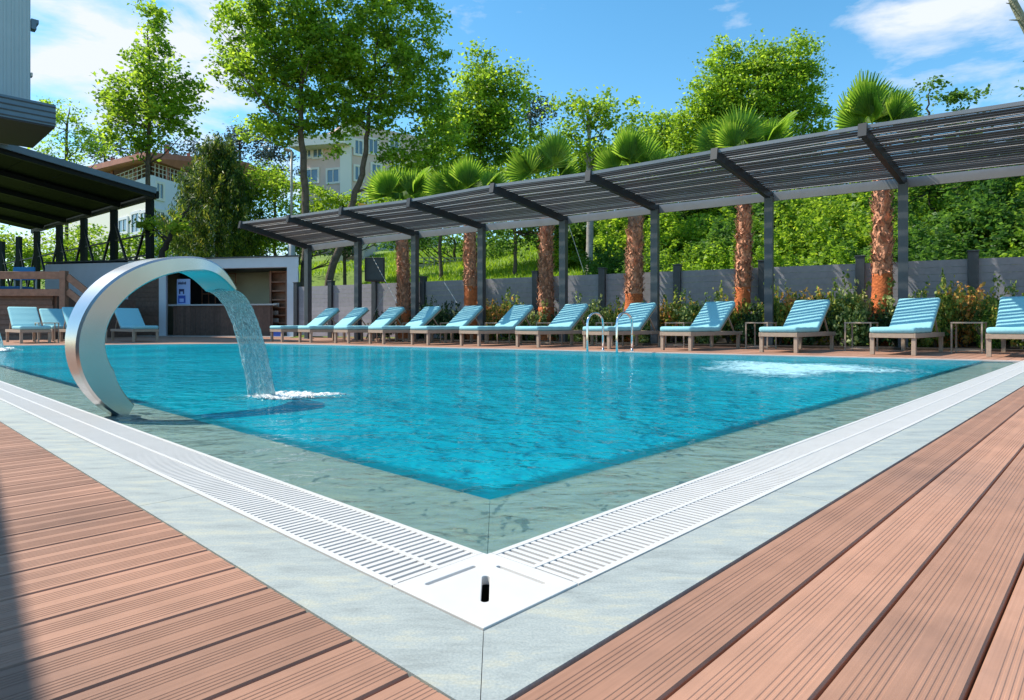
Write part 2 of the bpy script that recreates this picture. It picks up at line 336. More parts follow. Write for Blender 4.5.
def quads_mesh(name, V, mats, parent=None, midx=None):      # V: (n,4,3) array of loose quads
    me = bpy.data.meshes.new(name); k = len(V)
    me.vertices.add(k * 4); me.vertices.foreach_set('co', V.reshape(-1).astype(np.float32))
    me.loops.add(k * 4); me.loops.foreach_set('vertex_index', np.arange(k * 4, dtype=np.int32))
    me.polygons.add(k); me.polygons.foreach_set('loop_start', np.arange(0, k * 4, 4, dtype=np.int32)); me.polygons.foreach_set('loop_total', np.full(k, 4, dtype=np.int32))
    if not isinstance(mats, (list, tuple)): mats = [mats]
    for m_ in mats: me.materials.append(M[m_] if isinstance(m_, str) else m_)
    if midx is not None: me.polygons.foreach_set('material_index', midx.astype(np.int32))
    me.update(calc_edges=True); me.validate()
    o = bpy.data.objects.new(name, me); COL.objects.link(o)
    if parent is not None: o.parent = parent
    return o
def leaves(C, size, rng, aspect=.55, updir=None, flat=.35):
    """rhombic leaf quads at centres C"""
    k = len(C)
    d = rng.normal(size=(k, 3)); d[:, 2] *= .6
    if updir is not None: d = d * (1 - updir) + np.array([0, 0, 1]) * updir
    d /= np.linalg.norm(d, axis=1)[:, None]
    nr = rng.normal(size=(k, 3)); nr[:, 2] += flat * 2
    sd = np.cross(d, nr); sd /= np.linalg.norm(sd, axis=1)[:, None] + 1e-9
    L_ = (size * rng.uniform(.6, 1.35, k))[:, None]; wd = L_ * aspect
    fold = np.cross(sd, d) * L_ * .12
    return np.stack([C - d * L_ * .5, C + sd * wd * .5 + fold, C + d * L_ * .5, C - sd * wd * .5 + fold], axis=1)

# ================================================================== SETTING
# --- terrain: courtyard ground plus rising slope
xs = np.concatenate([np.linspace(-600, -70, 8), np.linspace(-60, 50, 75), np.linspace(60, 600, 8)])
ys = np.concatenate([np.linspace(-60, -8, 6), np.linspace(-6, 70, 60), np.linspace(80, 900, 12)])
b = MB(); rr_ = random.Random(3)
def st_of(x, y): q = np.array([x, y]) - A0; return q @ e2, q @ e1
def ground_z(x, y):
    s_, t_ = st_of(x, y)
    if -1.6 < s_ < 11.4 and -1.6 < t_ < 20: return -2.2
    h = terr(x, y)
    return h - .04 if h == 0 else h + rr_.uniform(-.12, .12)
vs = [(x, y, ground_z(x, y)) for y in ys for x in xs]; nx = len(xs)
b.add(vs, [(j * nx + i, j * nx + i + 1, (j + 1) * nx + i + 1, (j + 1) * nx + i) for j in range(len(ys) - 1) for i in range(nx - 1)])
gm = mat('slope_ground', (.13, .20, .025), .95, noise=(.5, .35, 8), bump=(6, .8, .05))
g = b.build('ground', gm, smooth=True); tag(g, kind='structure')

# pool outline in (s,t)
B_ = (0, 18.3); C_ = (6.39, 14.75); D_ = (9.84, .086)
def far_s(t):
    if t <= 14.75: return D_[0] + (C_[0] - D_[0]) * (t - D_[1]) / (C_[1] - D_[1])
    return C_[0] + (B_[0] - C_[0]) * (t - C_[1]) / (B_[1] - C_[1])
# basin
b = MB(); zt = -.07; zb = -1.35
poly = [(.4, .4), (far_s(.4) , .4), (C_[0], C_[1]), (.4, 18.13)]
top = [W(s, t, zt if i in (0,) else zt) for i, (s, t) in enumerate(poly)]
top = [W(s, t, zt) for s, t in poly]; bot = [W(s, t, zb) for s, t in poly]
b.add(top + bot, [(7, 6, 5, 4)[::-1]] + [(i, (i + 1) % 4, 4 + (i + 1) % 4, 4 + i) for i in range(4)])
o = b.build('pool_basin', 'basin'); tag(o, kind='structure')
b = MB()   # upper wall on the two far sides
for p, q in (((D_[0], D_[1]), C_), (C_, B_)):
    b.para(W(p[0], p[1], -.3), Vector(W(q[0], q[1])) - Vector(W(p[0], p[1])), Vector((n[0] * .08, n[1] * .08, 0)), (0, 0, .285))
o = b.build('pool_rim_wall', 'basin'); tag(o, kind='structure')
# submerged stone ledge, sloping gently down to the drop
b = MB()
def strip(b, axis, w0, w1, l0, l1, z0, z1, seg=.6, gap=.0012, mi=0, mitre=True):
    """slabs along an edge: axis 't' (left edge) or 's' (right edge)"""
    k = 0; a = l0
    while a < l1 - 1e-6:
        c = min(a + seg, l1); g0 = gap
        def P(l, w_, z): return W(w_, l, z) if axis == 't' else W(l, w_, z)
        la0, la1 = a + g0, c - g0
        q = [P(la0, w0, z0), P(la1, w0, z0), P(la1, w1, z1), P(la0, w1, z1)]
        if mitre and k == 0: q[0] = P(w0 + .0008, w0, z0); q[3] = P(w1 + .0008, w1, z1)
        fs = [(0, 1, 2, 3), (4, 7, 6, 5), (0, 4, 5, 1), (1, 5, 6, 2), (2, 6, 7, 3), (3, 7, 4, 0)]
        b.add(q + [(x, y, z - .03) for x, y, z in q], fs, mi)
        a = c; k += 1
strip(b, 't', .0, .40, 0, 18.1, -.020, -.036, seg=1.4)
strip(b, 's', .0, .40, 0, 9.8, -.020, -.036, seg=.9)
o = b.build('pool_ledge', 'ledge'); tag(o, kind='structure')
# water surface
b = MB(); zw = -.010; vs = []; at_ = []
outer = [(0, 0), (D_[0], 0), C_, (0, 18.3)]
inner = [(.385, .385), (far_s(.385), .385), C_, (.385, 18.15)]; in2 = [(.43, .43), (far_s(.43), .43), (C_[0] - .02, C_[1] - .02), (.43, 18.1)]
for ring, val in ((outer, 0), (inner, .05), (in2, 1)):
    for s, t in ring: vs.append(W(s, t, zw)); at_.append(val)
fs = [(0, 1, 5, 4), (4, 5, 9, 8), (3, 0, 4, 7), (7, 4, 8, 11), (1, 2, 6, 5), (5, 6, 10, 9), (2, 3, 7, 6), (6, 7, 11, 10), (8, 9, 10, 11)]
at_[1] = 0; at_[2] = 1; at_[6] = 1
b.add(vs, fs); o = b.build('pool_water', 'water', attr=at_); tag(o, kind='structure')

# stone border outside the drain
b = MB()
strip(b, 't', -.243, -.40, -.243, 24, .0, .0, seg=1.2)
strip(b, 's', -.243, -.40, -.243, 14, .0, .0, seg=1.2)
o = b.build('stone_border', 'stone'); tag(o, kind='structure')
# far coping line
b = MB()
for p, q in (((D_[0] , -.24), C_), (C_, (-.5, 18.57))):
    if q is C_: p = (far_s(-.24), -.24)
    P, Q = Vector(W(p[0], p[1], -.03)), Vector(W(q[0], q[1], -.03)); d = (Q - P)
    sd = Vector((-d.y, d.x, 0)).normalized()
    if sd.dot(Vector((0, 1, 0))) < 0: sd = -sd
    b.para(P, d, sd * .09, (0, 0, .034))
o = b.build('far_coping', mat('far_coping_stone', (.62, .50, .45), .7, noise=(3, .08))); tag(o, kind='structure')

# deck boards (grooved profile extruded)
prof = []
x = 0.0; bw = .1405
def grooves(x0, k):
    x_ = x0
    for i in range(k): prof.extend([(x_, 0), (x_ + .0012, -.0009), (x_ + .0040, -.0009), (x_ + .0052, 0)]); x_ += .0088
    return x_
prof.append((0, -.004)); prof.append((.003, 0)); xx = grooves(.013, 5); xx = grooves(xx + .021, 5); prof.append((bw - .003, 0)); prof.append((bw, -.004))
simple = [(0, -.004), (.003, 0), (bw - .003, 0), (bw, -.004)]
b = MB()
def board(t0, s0, s1, fine):
    pr = prof if fine else simple
    vs = [W(s0, t0 + x, z) for x, z in pr] + [W(s1, t0 + x, z) for x, z in pr]
    k = len(pr); fs = [(i, i + k, i + 1 + k, i + 1) for i in range(k - 1)]
    vs += [W(s0, t0, -.024), W(s1, t0, -.024), W(s0, t0 + bw, -.024), W(s1, t0 + bw, -.024)]
    fs += [(2 * k, 2 * k + 1, k, 0), (k - 1, 2 * k - 1, 2 * k + 3, 2 * k + 2)]
    fs += [tuple([2 * k] + list(range(0, k)) + [2 * k + 2])] if not fine else []
    b.add(vs, fs)
def board_split(t0, s0, s1, fine, rg):
    if s1 - s0 < .05: return
    cuts = [s0]; c = s0 + rg.uniform(.6, 2.4)
    while c < s1 - .4: cuts.append(c); c += 2.4 if not fine else 3.6
    cuts.append(s1)
    if fine: cuts = [s0, s1]
    for a, c in zip(cuts[:-1], cuts[1:]): board(t0, a + .0015, c - .0015, fine)
rg = random.Random(5); pitch = .1455; t = -.40 - .003 - pitch * 110
while t < 27:
    tc_ = t + bw / 2
    if tc_ < -.40:
        board_split(t, -9, far_s(max(tc_, -14)) + 3.5, tc_ > -4.2, rg)
    else:
        board_split(t, -9, -.403, tc_ < 9, rg)
        if tc_ < 18.3:
            board_split(t, far_s(tc_) + .10 + (0 if tc_ < 14.75 else .06), far_s(min(tc_, 14.75)) + 3.5 + (10 if tc_ > 13 else 0), False, rg)
        else: board_split(t, -.403, 12, False, rg)
    t += pitch
o = b.build('pool_deck', 'deck'); tag(o, kind='structure')
# planter soil
b = MB(); P = Vector(W(far_s(-14) + 3.5, -14, -.03)); Q = Vector(W(far_s(14.75) + 3.5, 14.75, -.03))
b.para(P, Q - P, Vector((n[0], n[1], 0)) * 2.4, (0, 0, .07)); o = b.build('planter_soil', 'soil'); tag(o, kind='structure')

# --- overflow drain grate: one thing, L shaped with corner plate
gr = empty('drain_grate', W(0, 0, 0), 'white slotted plastic overflow grate running round the near pool corner', 'drain grate')
def grate_run(name, axis, l0, l1):
    b = MB(); zt, zb = .002, -.020
    def P(l, w_, z): return W(w_, l, z) if axis == 't' else W(l, w_, z)
    def bx(l0, l1, w0, w1, z0, z1, mi=0):
        o = Vector(P(l0, w0, z0)); b.para(o, Vector(P(l1, w0, z0)) - o, Vector(P(l0, w1, z0)) - o, (0, 0, z1 - z0), mi)
    for w0, w1 in ((-.016, -.001), (-.126, -.114), (-.240, -.225)): bx(l0, l1, w0, w1, zb, zt)
    l = l0 + .002; pit = .0215
    while l < l1:
        bx(l, l + .0125, -.1145, -.0155, zb + .006, zt - .001); bx(l + .003, l + .0155, -.2255, -.1255, zb + .006, zt - .001); l += pit
    bx(l0, l1, -.2415, -.0005, -.05, -.021, 1)
    return b.build(name, ['white_plastic', 'channel'], gr)
grate_run('grate_strip', 't', .012, 23.8)
grate_run('grate_strip', 's', .012, 14)
b = MB()   # corner plate with three slots: built as a grid with gaps
def bx(s0, s1, t0, t1, z0, z1, mi=0):
    o_ = Vector(W(s0, t0, z0)); b.para(o_, Vector(W(s1, t0, z0)) - o_, Vector(W(s0, t1, z0)) - o_, (0, 0, z1 - z0), mi)
def plate(poly, holes):
    import bmesh
    bm = bmesh.new()
    def loop(pts): return [bm.verts.new(W(s, t, .003)) for s, t in pts]
    es = []
    for pts in [poly] + holes:
        vv = loop(pts); es += [bm.edges.new((vv[i], vv[(i + 1) % len(vv)])) for i in range(len(vv))]
    r = bmesh.ops.triangle_fill(bm, use_beauty=True, use_dissolve=False, edges=es)
    me = bpy.data.meshes.new('corner_plate'); bm.to_mesh(me); bm.free()
    me.materials.append(M['white_plastic'])
    for v in me.vertices: v.co -= gr.location
    o = bpy.data.objects.new('corner_plate', me); COL.objects.link(o); o.parent = gr
    so_ = o.modifiers.new('solid', 'SOLIDIFY'); so_.thickness = .018; so_.offset = -1 if me.polygons[0].normal.z > 0 else 1
    bv = o.modifiers.new('bevel', 'BEVEL'); bv.width = .0015; bv.segments = 2
    return o
def slot(c, d, ln, wd):
    d = np.array(d) / np.linalg.norm(d); p = np.array([-d[1], d[0]]); c = np.array(c); out = []
    for a in range(0, 7): th = math.pi * a / 6 - math.pi / 2; out.append(tuple(c + d * (ln / 2 + math.cos(th) * wd / 2) + p * math.sin(th) * wd / 2))
    for a in range(0, 7): th = math.pi * a / 6 + math.pi / 2; out.append(tuple(c + d * (-ln / 2 + math.cos(th) * wd / 2) + p * math.sin(th) * wd / 2))
    return out
plate([(-.240, -.240), (.010, -.240), (.010, -.001), (-.001, -.001), (-.001, .010), (-.240, .010)],
      [slot((-.128, -.128), (1, 1), .105, .015), slot((-.13, -.034), (1, 0), .12, .010), slot((-.034, -.13), (0, 1), .12, .010)])
b = MB(); bx(-.2405, -.0005, -.2405, -.0005, -.07, -.05); b.build('drain_sump', 'dark', gr)
b = MB()
for sx in ((-.13, -.03, .07, .008), (-.03, -.13, .008, .07)): bx(sx[0] - sx[2], sx[0] + sx[2], sx[1] - sx[3], sx[1] + sx[3], -.02, -.004)
b.build('slot_insert', 'channel', gr)

# --- grass blades on the slope
rng = np.random.default_rng(11)
pts = []
while len(pts) < 26000:
    px = rng.uniform(290, 640); d = rng.uniform(18, 50); p = at(px, d)
    h = terr(*p)
    if h > .5: pts.append((p[0], p[1], h))
pts = np.array(pts); lv = leaves(pts + [0, 0, .1], .34, rng, .16, updir=.75)
o = quads_mesh('meadow_grass', lv, 'grass'); tag(o, 'bright yellow-green meadow grass on the slope behind the fence', 'grass', kind='stuff')

# ================================================================== FENCE
fo = 5.3
f0 = on(1075, fo); 
fen = empty('boundary_fence', (float(on(681, fo)[0]), float(on(681, fo)[1]), 0), 'long grey horizontal-board fence with anthracite posts behind the palm bed', 'fence')
t_of = lambda px: float(on(px, fo) @ u)
tp = np.polyfit([0, 1, 2, 6], [t_of(681), t_of(602), t_of(533), t_of(332)], 1)
base = on(681, fo) - (on(681, fo) @ u) * u
k0, k1 = -5, 7
u3 = Vector((u[0], u[1], 0)); n3 = Vector((n[0], n[1], 0))
for k in range(k0, k1 + 1):
    p = base + u * (tp[1] + tp[0] * k)
    if k == k1: p = on(297, fo)
    b = MB(); pv = Vector((p[0], p[1], 0)) - u3 * .09 - n3 * .09
    b.para(pv, u3 * .18, n3 * .18, (0, 0, 1.96)); b.para(pv - u3 * .015 - n3 * .015 + Vector((0, 0, 1.962)), u3 * .21, n3 * .21, (0, 0, .03))
    b.build('fence_post', 'dark_metal', fen, bevel=.006)
    if k < k1:
        q = base + u * (tp[1] + tp[0] * (k + 1)) if k + 1 < k1 else on(297, fo)
        P, Q = Vector((p[0], p[1], 0)), Vector((q[0], q[1], 0)); b = MB(); d = (Q - P)
        for j in range(12): b.para(P + Vector((0, 0, .05 + j * .148)), d, n3 * .03, (0, 0, .144))
        b.build('board_panel', 'fence_panel', fen)

# ================================================================== PERGOLA OVER THE LOUNGERS
pposts = [(308, 248), (358, 240.7), (415, 234), (481.6, 226.5), (563.5, 220), (655, 208.6), (769, 196), (903, 182)]
ptips = [(241, 225), (289, 219), (341.5, 211.6), (409.7, 203), (493, 188.5), (589, 176.4), (715, 154.6), (863, 130.7)]
off = 3.8
PP = [on(x, off) for x, _ in pposts]; ZZ = [HC + (HY - y) / F * p[1] for (x, y), p in zip(pposts, PP)]
cf = np.polyfit([p @ u for p in PP], ZZ, 1); ZZ = [.7 * z + .3 * np.polyval(cf, p @ u) for z, p in zip(ZZ, PP)]
dd = np.array([-.69, -.724]); TT = []
for (x, y), (tx, ty), p in zip(pposts, ptips, PP):
    rx = (tx - CX) / F; tt = (rx * p[1] - p[0]) / (dd[0] - rx * dd[1]); q = p + tt * dd; TT.append((q[0], q[1], HC + (HY - ty) / F * q[1]))
for k in (1, 2):
    PP.append(PP[7] - u * 2.42 * k); ZZ.append(ZZ[7] + .03 * k); TT.append((TT[7][0] - u[0] * 2.42 * k, TT[7][1] - u[1] * 2.42 * k, TT[7][2] + .04 * k))
pg = empty('sunshade_pergola', (float(PP[4][0]), float(PP[4][1]), 0), 'long anthracite pergola with rising slatted roof above the row of loungers', 'pergola')
PT = []
for p, z, tq in zip(PP, ZZ, TT):
    b = MB(); pv = Vector((p[0], p[1], 0)) - u3 * .085 - n3 * .085
    b.para(pv, u3 * .17, n3 * .17, (0, 0, z - .02)); b.para(pv - u3 * .05 - n3 * .05, u3 * .27, n3 * .27, (0, 0, .02))
    b.build('post', 'post_metal', pg, bevel=.006)
    P = Vector((p[0], p[1], z)); T = Vector(tq); dr = (T - P).normalized()
    b = MB(); b.beam(P - dr * .22 + Vector((0, 0, .02)), T, .10, .17); b.build('rafter', 'roof_dark', pg, bevel=.005)
    b = MB(); b.beam(T - dr * .02, T + dr * .05, .13, .22); b.build('rafter_end', 'black', pg)
    PT.append((P, T))
for (P0, T0), (P1, T1) in zip(PT[:-1], PT[1:]):
    b = MB(); ns = 27; rj = random.Random(77); sj = [rj.choice([-.014, -.006, 0, 0, .006, .014]) for _ in range(ns)]
    upn = (T0 - P0).cross(P1 - P0).normalized()
    if upn.z < 0: upn = -upn
    for i in range(ns):
        f = (i + .8) / ns
        a = P0.lerp(T0, f) + upn * .075; c = P1.lerp(T1, f) + upn * .075; dd_ = (c - a).normalized()
        ax = (T0 - P0).normalized(); tilt = ax * .055; a = a + ax * sj[i]; c = c + ax * sj[i]
        b.para(a + dd_ * .03 - tilt * .5, (c - a) - dd_ * .06, tilt, upn * .019)
        if rj.random() < .5: b.para(a + dd_ * .03 + tilt * .5 - ax * .008 - upn * .0045, (c - a) - dd_ * .06, ax * rj.choice([.006, .009, .013]), upn * .004, 1)  # thin pale strip added on some slats as a painted line of light
    b.build('slat_panel', ['slat', 'slat_light_line'], pg)
    b = MB(); b.beam(P0 + Vector((0, 0, .0)) + n3 * .12, P1 + n3 * .12, .05, .19); b.build('fascia_beam', 'fascia', pg)
    b = MB(); b.beam(T0 + upn * .06, T1 + upn * .06, .04, .06); b.build('edge_rail', 'fascia', pg)

# ================================================================== SUN LOUNGERS
def rbox(b, x0, x1, y0, y1, z0, z1, r=.03, mi=0):      # rounded cushion loft along x
    ring = []
    for cx_, cz_, a0 in ((y1 - r, z1 - r, 0), (y0 + r, z1 - r, 90), (y0 + r, z0 + r, 180), (y1 - r, z0 + r, 270)):
        for k in range(4): a = R(a0 + k * 30); ring.append((cx_ + math.cos(a) * r, cz_ + math.sin(a) * r))
    yc, zc = (y0 + y1) / 2, (z0 + z1) / 2; rings = []
    m = 10
    for i in range(m + 1):
        x_ = x0 + (x1 - x0) * i / m; k = 1 if 0 < i < m else .90
        if i in (0, m): rings.append([(x_, yc + (y - yc) * .93, zc + (z - zc) * .6) for y, z in ring])
        if i == 0: x_ += .018
        if i == m: x_ -= .018
        rg_ = [(x_, y, z + .004 * math.sin(i * 2.1)) for y, z in ring]
        if i == m: rings.insert(len(rings) - 1, rg_)
        else: rings.append(rg_)
    b.loft(rings, mi)
def make_lounger():
    root = empty('sun_lounger', (0, 0, 0), 'x', 'sun lounger', 'sun loungers in a row by the pool')
    hw = .325
    b = MB()
    for sy in (-1, 1): b.box(0, sy * hw - (.03 if sy > 0 else 0), .27, 2.08, sy * hw + (0 if sy > 0 else .03), .345)
    for x_ in (0, 1.12, 2.05): b.box(x_, -hw + .03, .272, x_ + .03, hw - .03, .343)
    for k in range(9): b.box(.10 + k * .115, -hw + .03, .325, .16 + k * .115, hw - .03, .342)
    b.build('frame', 'tan', root, world=False, bevel=.004)
    for x_ in (.02, 1.93):
        for sy in (-1, 1):
            b = MB(); y = sy * (hw - .034); b.box(x_, y - .03, 0, x_ + .06, y + .03, .269); b.build('leg', 'tan', root, world=False, bevel=.004)
    b = MB(); rbox(b, -.01, 1.16, -hw + .005, hw - .005, .347, .44, .035); b.build('seat_cushion', 'cushion', root, world=False, smooth=True)
    ang = R(38); ln = .86
    b = MB(); rbox(b, 0, ln, -hw + .005, hw - .005, 0, .095, .035)
    b.v = [(1.13 + x * math.cos(ang) - z * math.sin(ang), y, .355 + x * math.sin(ang) + z * math.cos(ang)) for x, y, z in b.v]
    b.build('back_cushion', 'cushion', root, world=False, smooth=True)
    b = MB()
    b.box(0, -hw + .02, -.03, ln, -hw + .05, 0); b.box(0, hw - .05, -.03, ln, hw - .02, 0)
    for k in range(6): b.box(.05 + k * .15, -hw + .05, -.025, .10 + k * .15, hw - .05, -.005)
    b.v = [(1.13 + x * math.cos(ang) - z * math.sin(ang), y, .35 + x * math.sin(ang) + z * math.cos(ang)) for x, y, z in b.v]
    for sy in (-1, 1): b.beam((1.55, sy * (hw - .06), .66), (1.85, sy * (hw - .06), .30), .025, .025)
    b.build('backrest_frame', 'tan', root, world=False)
    return root
fr = [(1042, None), 915.7, 797, 691, 609, 538, 478.6, 427.4, 383, 347.5, 310, 281]; fr[0] = 1042
rowrz = math.atan2(e2[1], e2[0])
labs = ['aqua lounger cut by the right photo side, broad blue shadow on its back', 'evenly striped lounger in front of the pergola post beside the rightmost visible palm', 'evenly striped lounger between the rightmost and second rightmost palm trunks', 'lounger immediately right of the pool ladder, blue vertical shade band down its back', 'lounger standing directly behind the right-hand loop of the pool ladder', 'lounger whose striped back ends just left of the left ladder loop', 'lounger with blue shade patch on its back, head beside the scarred orange palm', 'lounger with its head beside the palm second from the left', 'lounger with blue shade patch at its top right corner, left of the orange-leaved shrub', 'lounger in front of the leftmost palm trunk', 'third lounger from the bar with evenly striped pale back', 'second lounger from the bar, half of its back in blue shade', 'lounger nearest the bar with its whole back in blue shade']
proto = make_lounger(); LP = []
for i, px in enumerate(fr):
    o = proto if i == 0 else copy_tree(proto)
    p = on(px, .95) + np.array([-e2[1], e2[0]]) * .0            # front right leg
    side = np.array([-e2[1], e2[0]])                             # leftwards across the lounger
    p = p + side * .325
    o.location = (float(p[0]), float(p[1]), 0); o.rotation_euler = (0, 0, rowrz + R((1.1, -.6, .8, -1.2, .4, 1.3, -.9, .5, -1.4, .9, -.3, .7, 0)[i])); LP.append(p)
    j = i if i < 8 else i
    relabel(o, [labs[0], labs[1], labs[2], labs[3], labs[4], labs[5], labs[6], labs[8], labs[9], labs[10], labs[11], labs[12]][i])
# loungers by the terrace, facing the other way across the pool
left = [(36, 16.2, 'aqua lounger beside the second water jet at the far left, back in full sun'),
        (66, 18.3, 'lounger below the terrace with its back in deep blue shade between two sunlit ones'),
        (93, 16.5, 'sunlit lounger below the stair rail, half hidden by the steel arch'),
        (146, 17.6, 'lounger seen behind the steel arch, its blue-shaded back against the white wall')]
lrz = math.atan2(e1[1] * -1, e1[0] * -1)
for px, d, lab in left:
    o = copy_tree(proto); p = at(px, d); o.location = (float(p[0]), float(p[1]), 0); o.rotation_euler = (0, 0, lrz + math.pi)
    relabel(o, lab, 'loungers below the terrace')
# side tables
def make_table():
    root = empty('side_table', (0, 0, 0), 'x', 'side table', 'thin metal side tables between the loungers')
    for sx in (-1, 1):
        for sy in (-1, 1):
            b = MB(); b.box(sx * .21 - .012, sy * .21 - .012, 0, sx * .21 + .012, sy * .21 + .012, .50); b.build('leg', 'tan', root, world=False)
    b = MB(); b.box(-.225, -.225, .50, .225, .225, .525); b.build('table_top', 'tan', root, world=False, bevel=.003)
    b = MB(); 
    for sx in (-1, 1): b.box(sx * .21 - .008, -.19, .04, sx * .21 + .008, .19, .06)
    b.build('stretcher', 'tan', root, world=False)
    return root
ordn = ['first', 'second', 'third', 'fourth', 'fifth', 'sixth', 'seventh', 'eighth', 'ninth', 'tenth', 'eleventh', 'twelfth', 'thirteenth']
tb = make_table()
for i in range(len(LP) - 1):
    o = tb if i == 0 else copy_tree(tb)
    p = (LP[i] + LP[i + 1]) / 2 + e2 * 1.75; 
    if i < 3: p = (LP[i] * .5 + LP[i + 1] * .5) + e2 * 1.6
    o.location = (float(p[0]), float(p[1]), 0); o.rotation_euler = (0, 0, rowrz)
    relabel(o, f'thin frame side table between the {ordn[i]} and {ordn[i+1]} loungers from the right')
o = copy_tree(tb); p = at(47, 16.6); o.location = (float(p[0]), float(p[1]), 0); o.rotation_euler = (0, 0, rowrz); relabel(o, 'thin frame side table in front of the blue-shaded lounger below the terrace', 'side tables below the terrace')

# ================================================================== POOL LADDER
ld = empty('pool_ladder', (1.62, 11.42, 0), 'chrome pool ladder with two hooped handrails on the far pool edge', 'pool ladder')
for px in (603, 632):
    q = on(px, .16); q = Vector((q[0], q[1], 0)); dv = Vector((-e2[0], -e2[1], 0))
    pts = [q + Vector((0, 0, -.02)), q + Vector((0, 0, .30)), q + Vector((0, 0, .50))]
    for k in range(1, 8): a = math.pi * k / 8; pts.append(q + dv * (.235 - .235 * math.cos(a)) + Vector((0, 0, .50 + .19 * math.sin(a))))
    pts += [q + dv * .47 + Vector((0, 0, .50)), q + dv * .47 + Vector((0, 0, .2)), q + dv * .47 + Vector((0, 0, -.9))]
    b = MB(); b.tube(pts, .021, 12); hr = b.build('handrail', 'chrome', ld, smooth=True)
    b = MB(); b.tube([q + Vector((0, 0, .001)), q + Vector((0, 0, .02))], .045, 16); b.build('floor_flange', 'chrome', ld)
for z in (-.25, -.5, -.75):
    a = on(603, .16) - e2 * .47; c = on(632, .16) - e2 * .47; b = MB(); b.beam((*a, z), (*c, z), .08, .02); b.build('step', 'chrome', ld)

# ================================================================== ARCH FOUNTAINS
def make_arch(base, label):
    root = empty('arch_fountain', (base[0], base[1], 0), label, 'pool fountain', 'steel arch fountains')
    dv = Vector((.5, .866, 0)); wv = Vector((.866, -.5, 0)); zc, rz, rs, sc = .38, .53, .65, .46
    rings = []; m = 46; inner_end = None
    for i in range(m + 1):
        f = i / m; th = R(234 + (41 - 234) * f)
        tk = (.15 * (1 - f) ** .7 + .03) * min(1, .55 + f * 3)
        wd = .09 + .21 * min(1, f * 1.15) ** 1.4
        co, si = math.cos(th), math.sin(th); rs = .65 if co < 0 else .36
        o_ = Vector((sc + rs * co, 0, zc + rz * si)); nn = Vector((co * rz, 0, si * rs)).normalized()
        q = o_ - nn * tk
        ring = []
        c0 = .25 * tk
        prof_ = [(0, -wd / 2 + .012), (.012, -wd / 2), (tk - .008, -wd / 2), (tk, -wd / 2 + .01), (tk, wd / 2 - .01), (tk - .008, wd / 2), (.012, wd / 2), (0, wd / 2 - .012)]
        for t_, w_ in prof_:
            p = o_ - nn * t_; ring.append(Vector((base[0], base[1], 0)) + dv * p.x + wv * w_ + Vector((0, 0, p.z)))
        rings.append(ring)
        if i == m: tip = (o_ - nn * .02, wd)
    b = MB(); b.loft(rings); o = b.build('arch_body', 'steel', root, smooth=True)
    mo = o.modifiers.new('e', 'EDGE_SPLIT'); mo.split_angle = R(35)
    b = MB(); bc = Vector((base[0], base[1], 0)) + dv * .14
    b.tube([bc + Vector((0, 0, -.07)), bc + Vector((0, 0, -.03))], .10, 24); b.build('base_flange', 'steel', root)
    # falling water
    b = MB(); at_ = []; rgj = random.Random(4); m = 26; kx = 16
    for i in range(m + 1):
        f = i / m
        s_ = tip[0].x + .30 * f - .03 * f * f; z = (tip[0].z) * (1 - .25 * f - .75 * f * f) + -.01 * f
        s_ = tip[0].x - .01 + .27 * math.sqrt(f) if False else tip[0].x - .01 + .33 * f ** .72
        wd = tip[1] * (1 - .10 * f)
        for side_ in (0, 1):
            for k in range(kx + 1):
                g_ = k / kx; w_ = (g_ - .5) * wd; nzv = .005 * math.sin(9 * g_ + 5 * f) + rgj.uniform(-.0025, .0025) * (1 + 1.5 * f)
                thick = .012 * (1 - side_ * 2) * (1 - (2 * g_ - 1) ** 4)
                p = Vector((base[0], base[1], 0)) + dv * (s_ + nzv + thick) + wv * w_ + Vector((0, 0, z)); b.v.append(tuple(p))
                at_.append(.36 if abs(2 * g_ - 1) > .9 else (.05 + .14 * f * (k % 3 == 0)))
    ko = kx + 1
    for i in range(m):
        for sd in (0, 1):
            for k in range(kx):
                a = (i * 2 + sd) * ko + k; c = a + 2 * ko; b.f.append((a, a + 1, c + 1, c) if sd else (a, c, c + 1, a + 1)); b.m.append(0)
    b.build('water_sheet', 'jet', root, smooth=True, attr=at_)
    return root, Vector((base[0], base[1], 0)) + dv * (tip[0].x + .31)
a1, land1 = make_arch((-2.27, 3.60), 'large curved stainless steel arch fountain pouring water on the left side of the pool')
a2, land2 = make_arch((-10.14, 11.2), 'second steel arch fountain, only its falling water showing at the left side of the photo')
def foam_patch(name, label, c, rx, ry, h, matn, seed, res=60, rz=0, cells=None):
    rg_ = np.random.default_rng(seed); b = MB(); at_ = []
    ph = rg_.uniform(0, 6, 12)
    for j in range(res + 1):
        for i in range(res + 1):
            x_, y_ = (i / res * 2 - 1), (j / res * 2 - 1); r_ = math.hypot(x_, y_); a_ = math.atan2(y_, x_)
            edge = 1 + .18 * math.sin(3 * a_ + ph[0]) + .12 * math.sin(5 * a_ + ph[1])
            k = max(0, 1 - r_ / edge)
            xw, yw = rot2((x_ * rx, y_ * ry), rz)
            z = h * min(1, k * 2.2) * (.5 + .5 * math.sin(xw * 9 + ph[2]) * math.cos(yw * 11 + ph[3]) + rg_.uniform(-.35, .5)) 
            b.v.append((c[0] + xw, c[1] + yw, zw + .004 + max(0, z))); at_.append(min(1, k * 1.5) * .8)
    for j in range(res):
        for i in range(res): a = j * (res + 1) + i; b.f.append((a, a + 1, a + res + 2, a + res + 1)); b.m.append(0)
    o = b.build(name, matn, smooth=True, attr=at_); tag(o, label, 'foam', kind='stuff'); return o
foam_patch('splash_foam', 'white splash foam where the near steel arch pours into the pool', (land1.x + .24, land1.y - .08), .46, .28, .028, 'foam', 2)
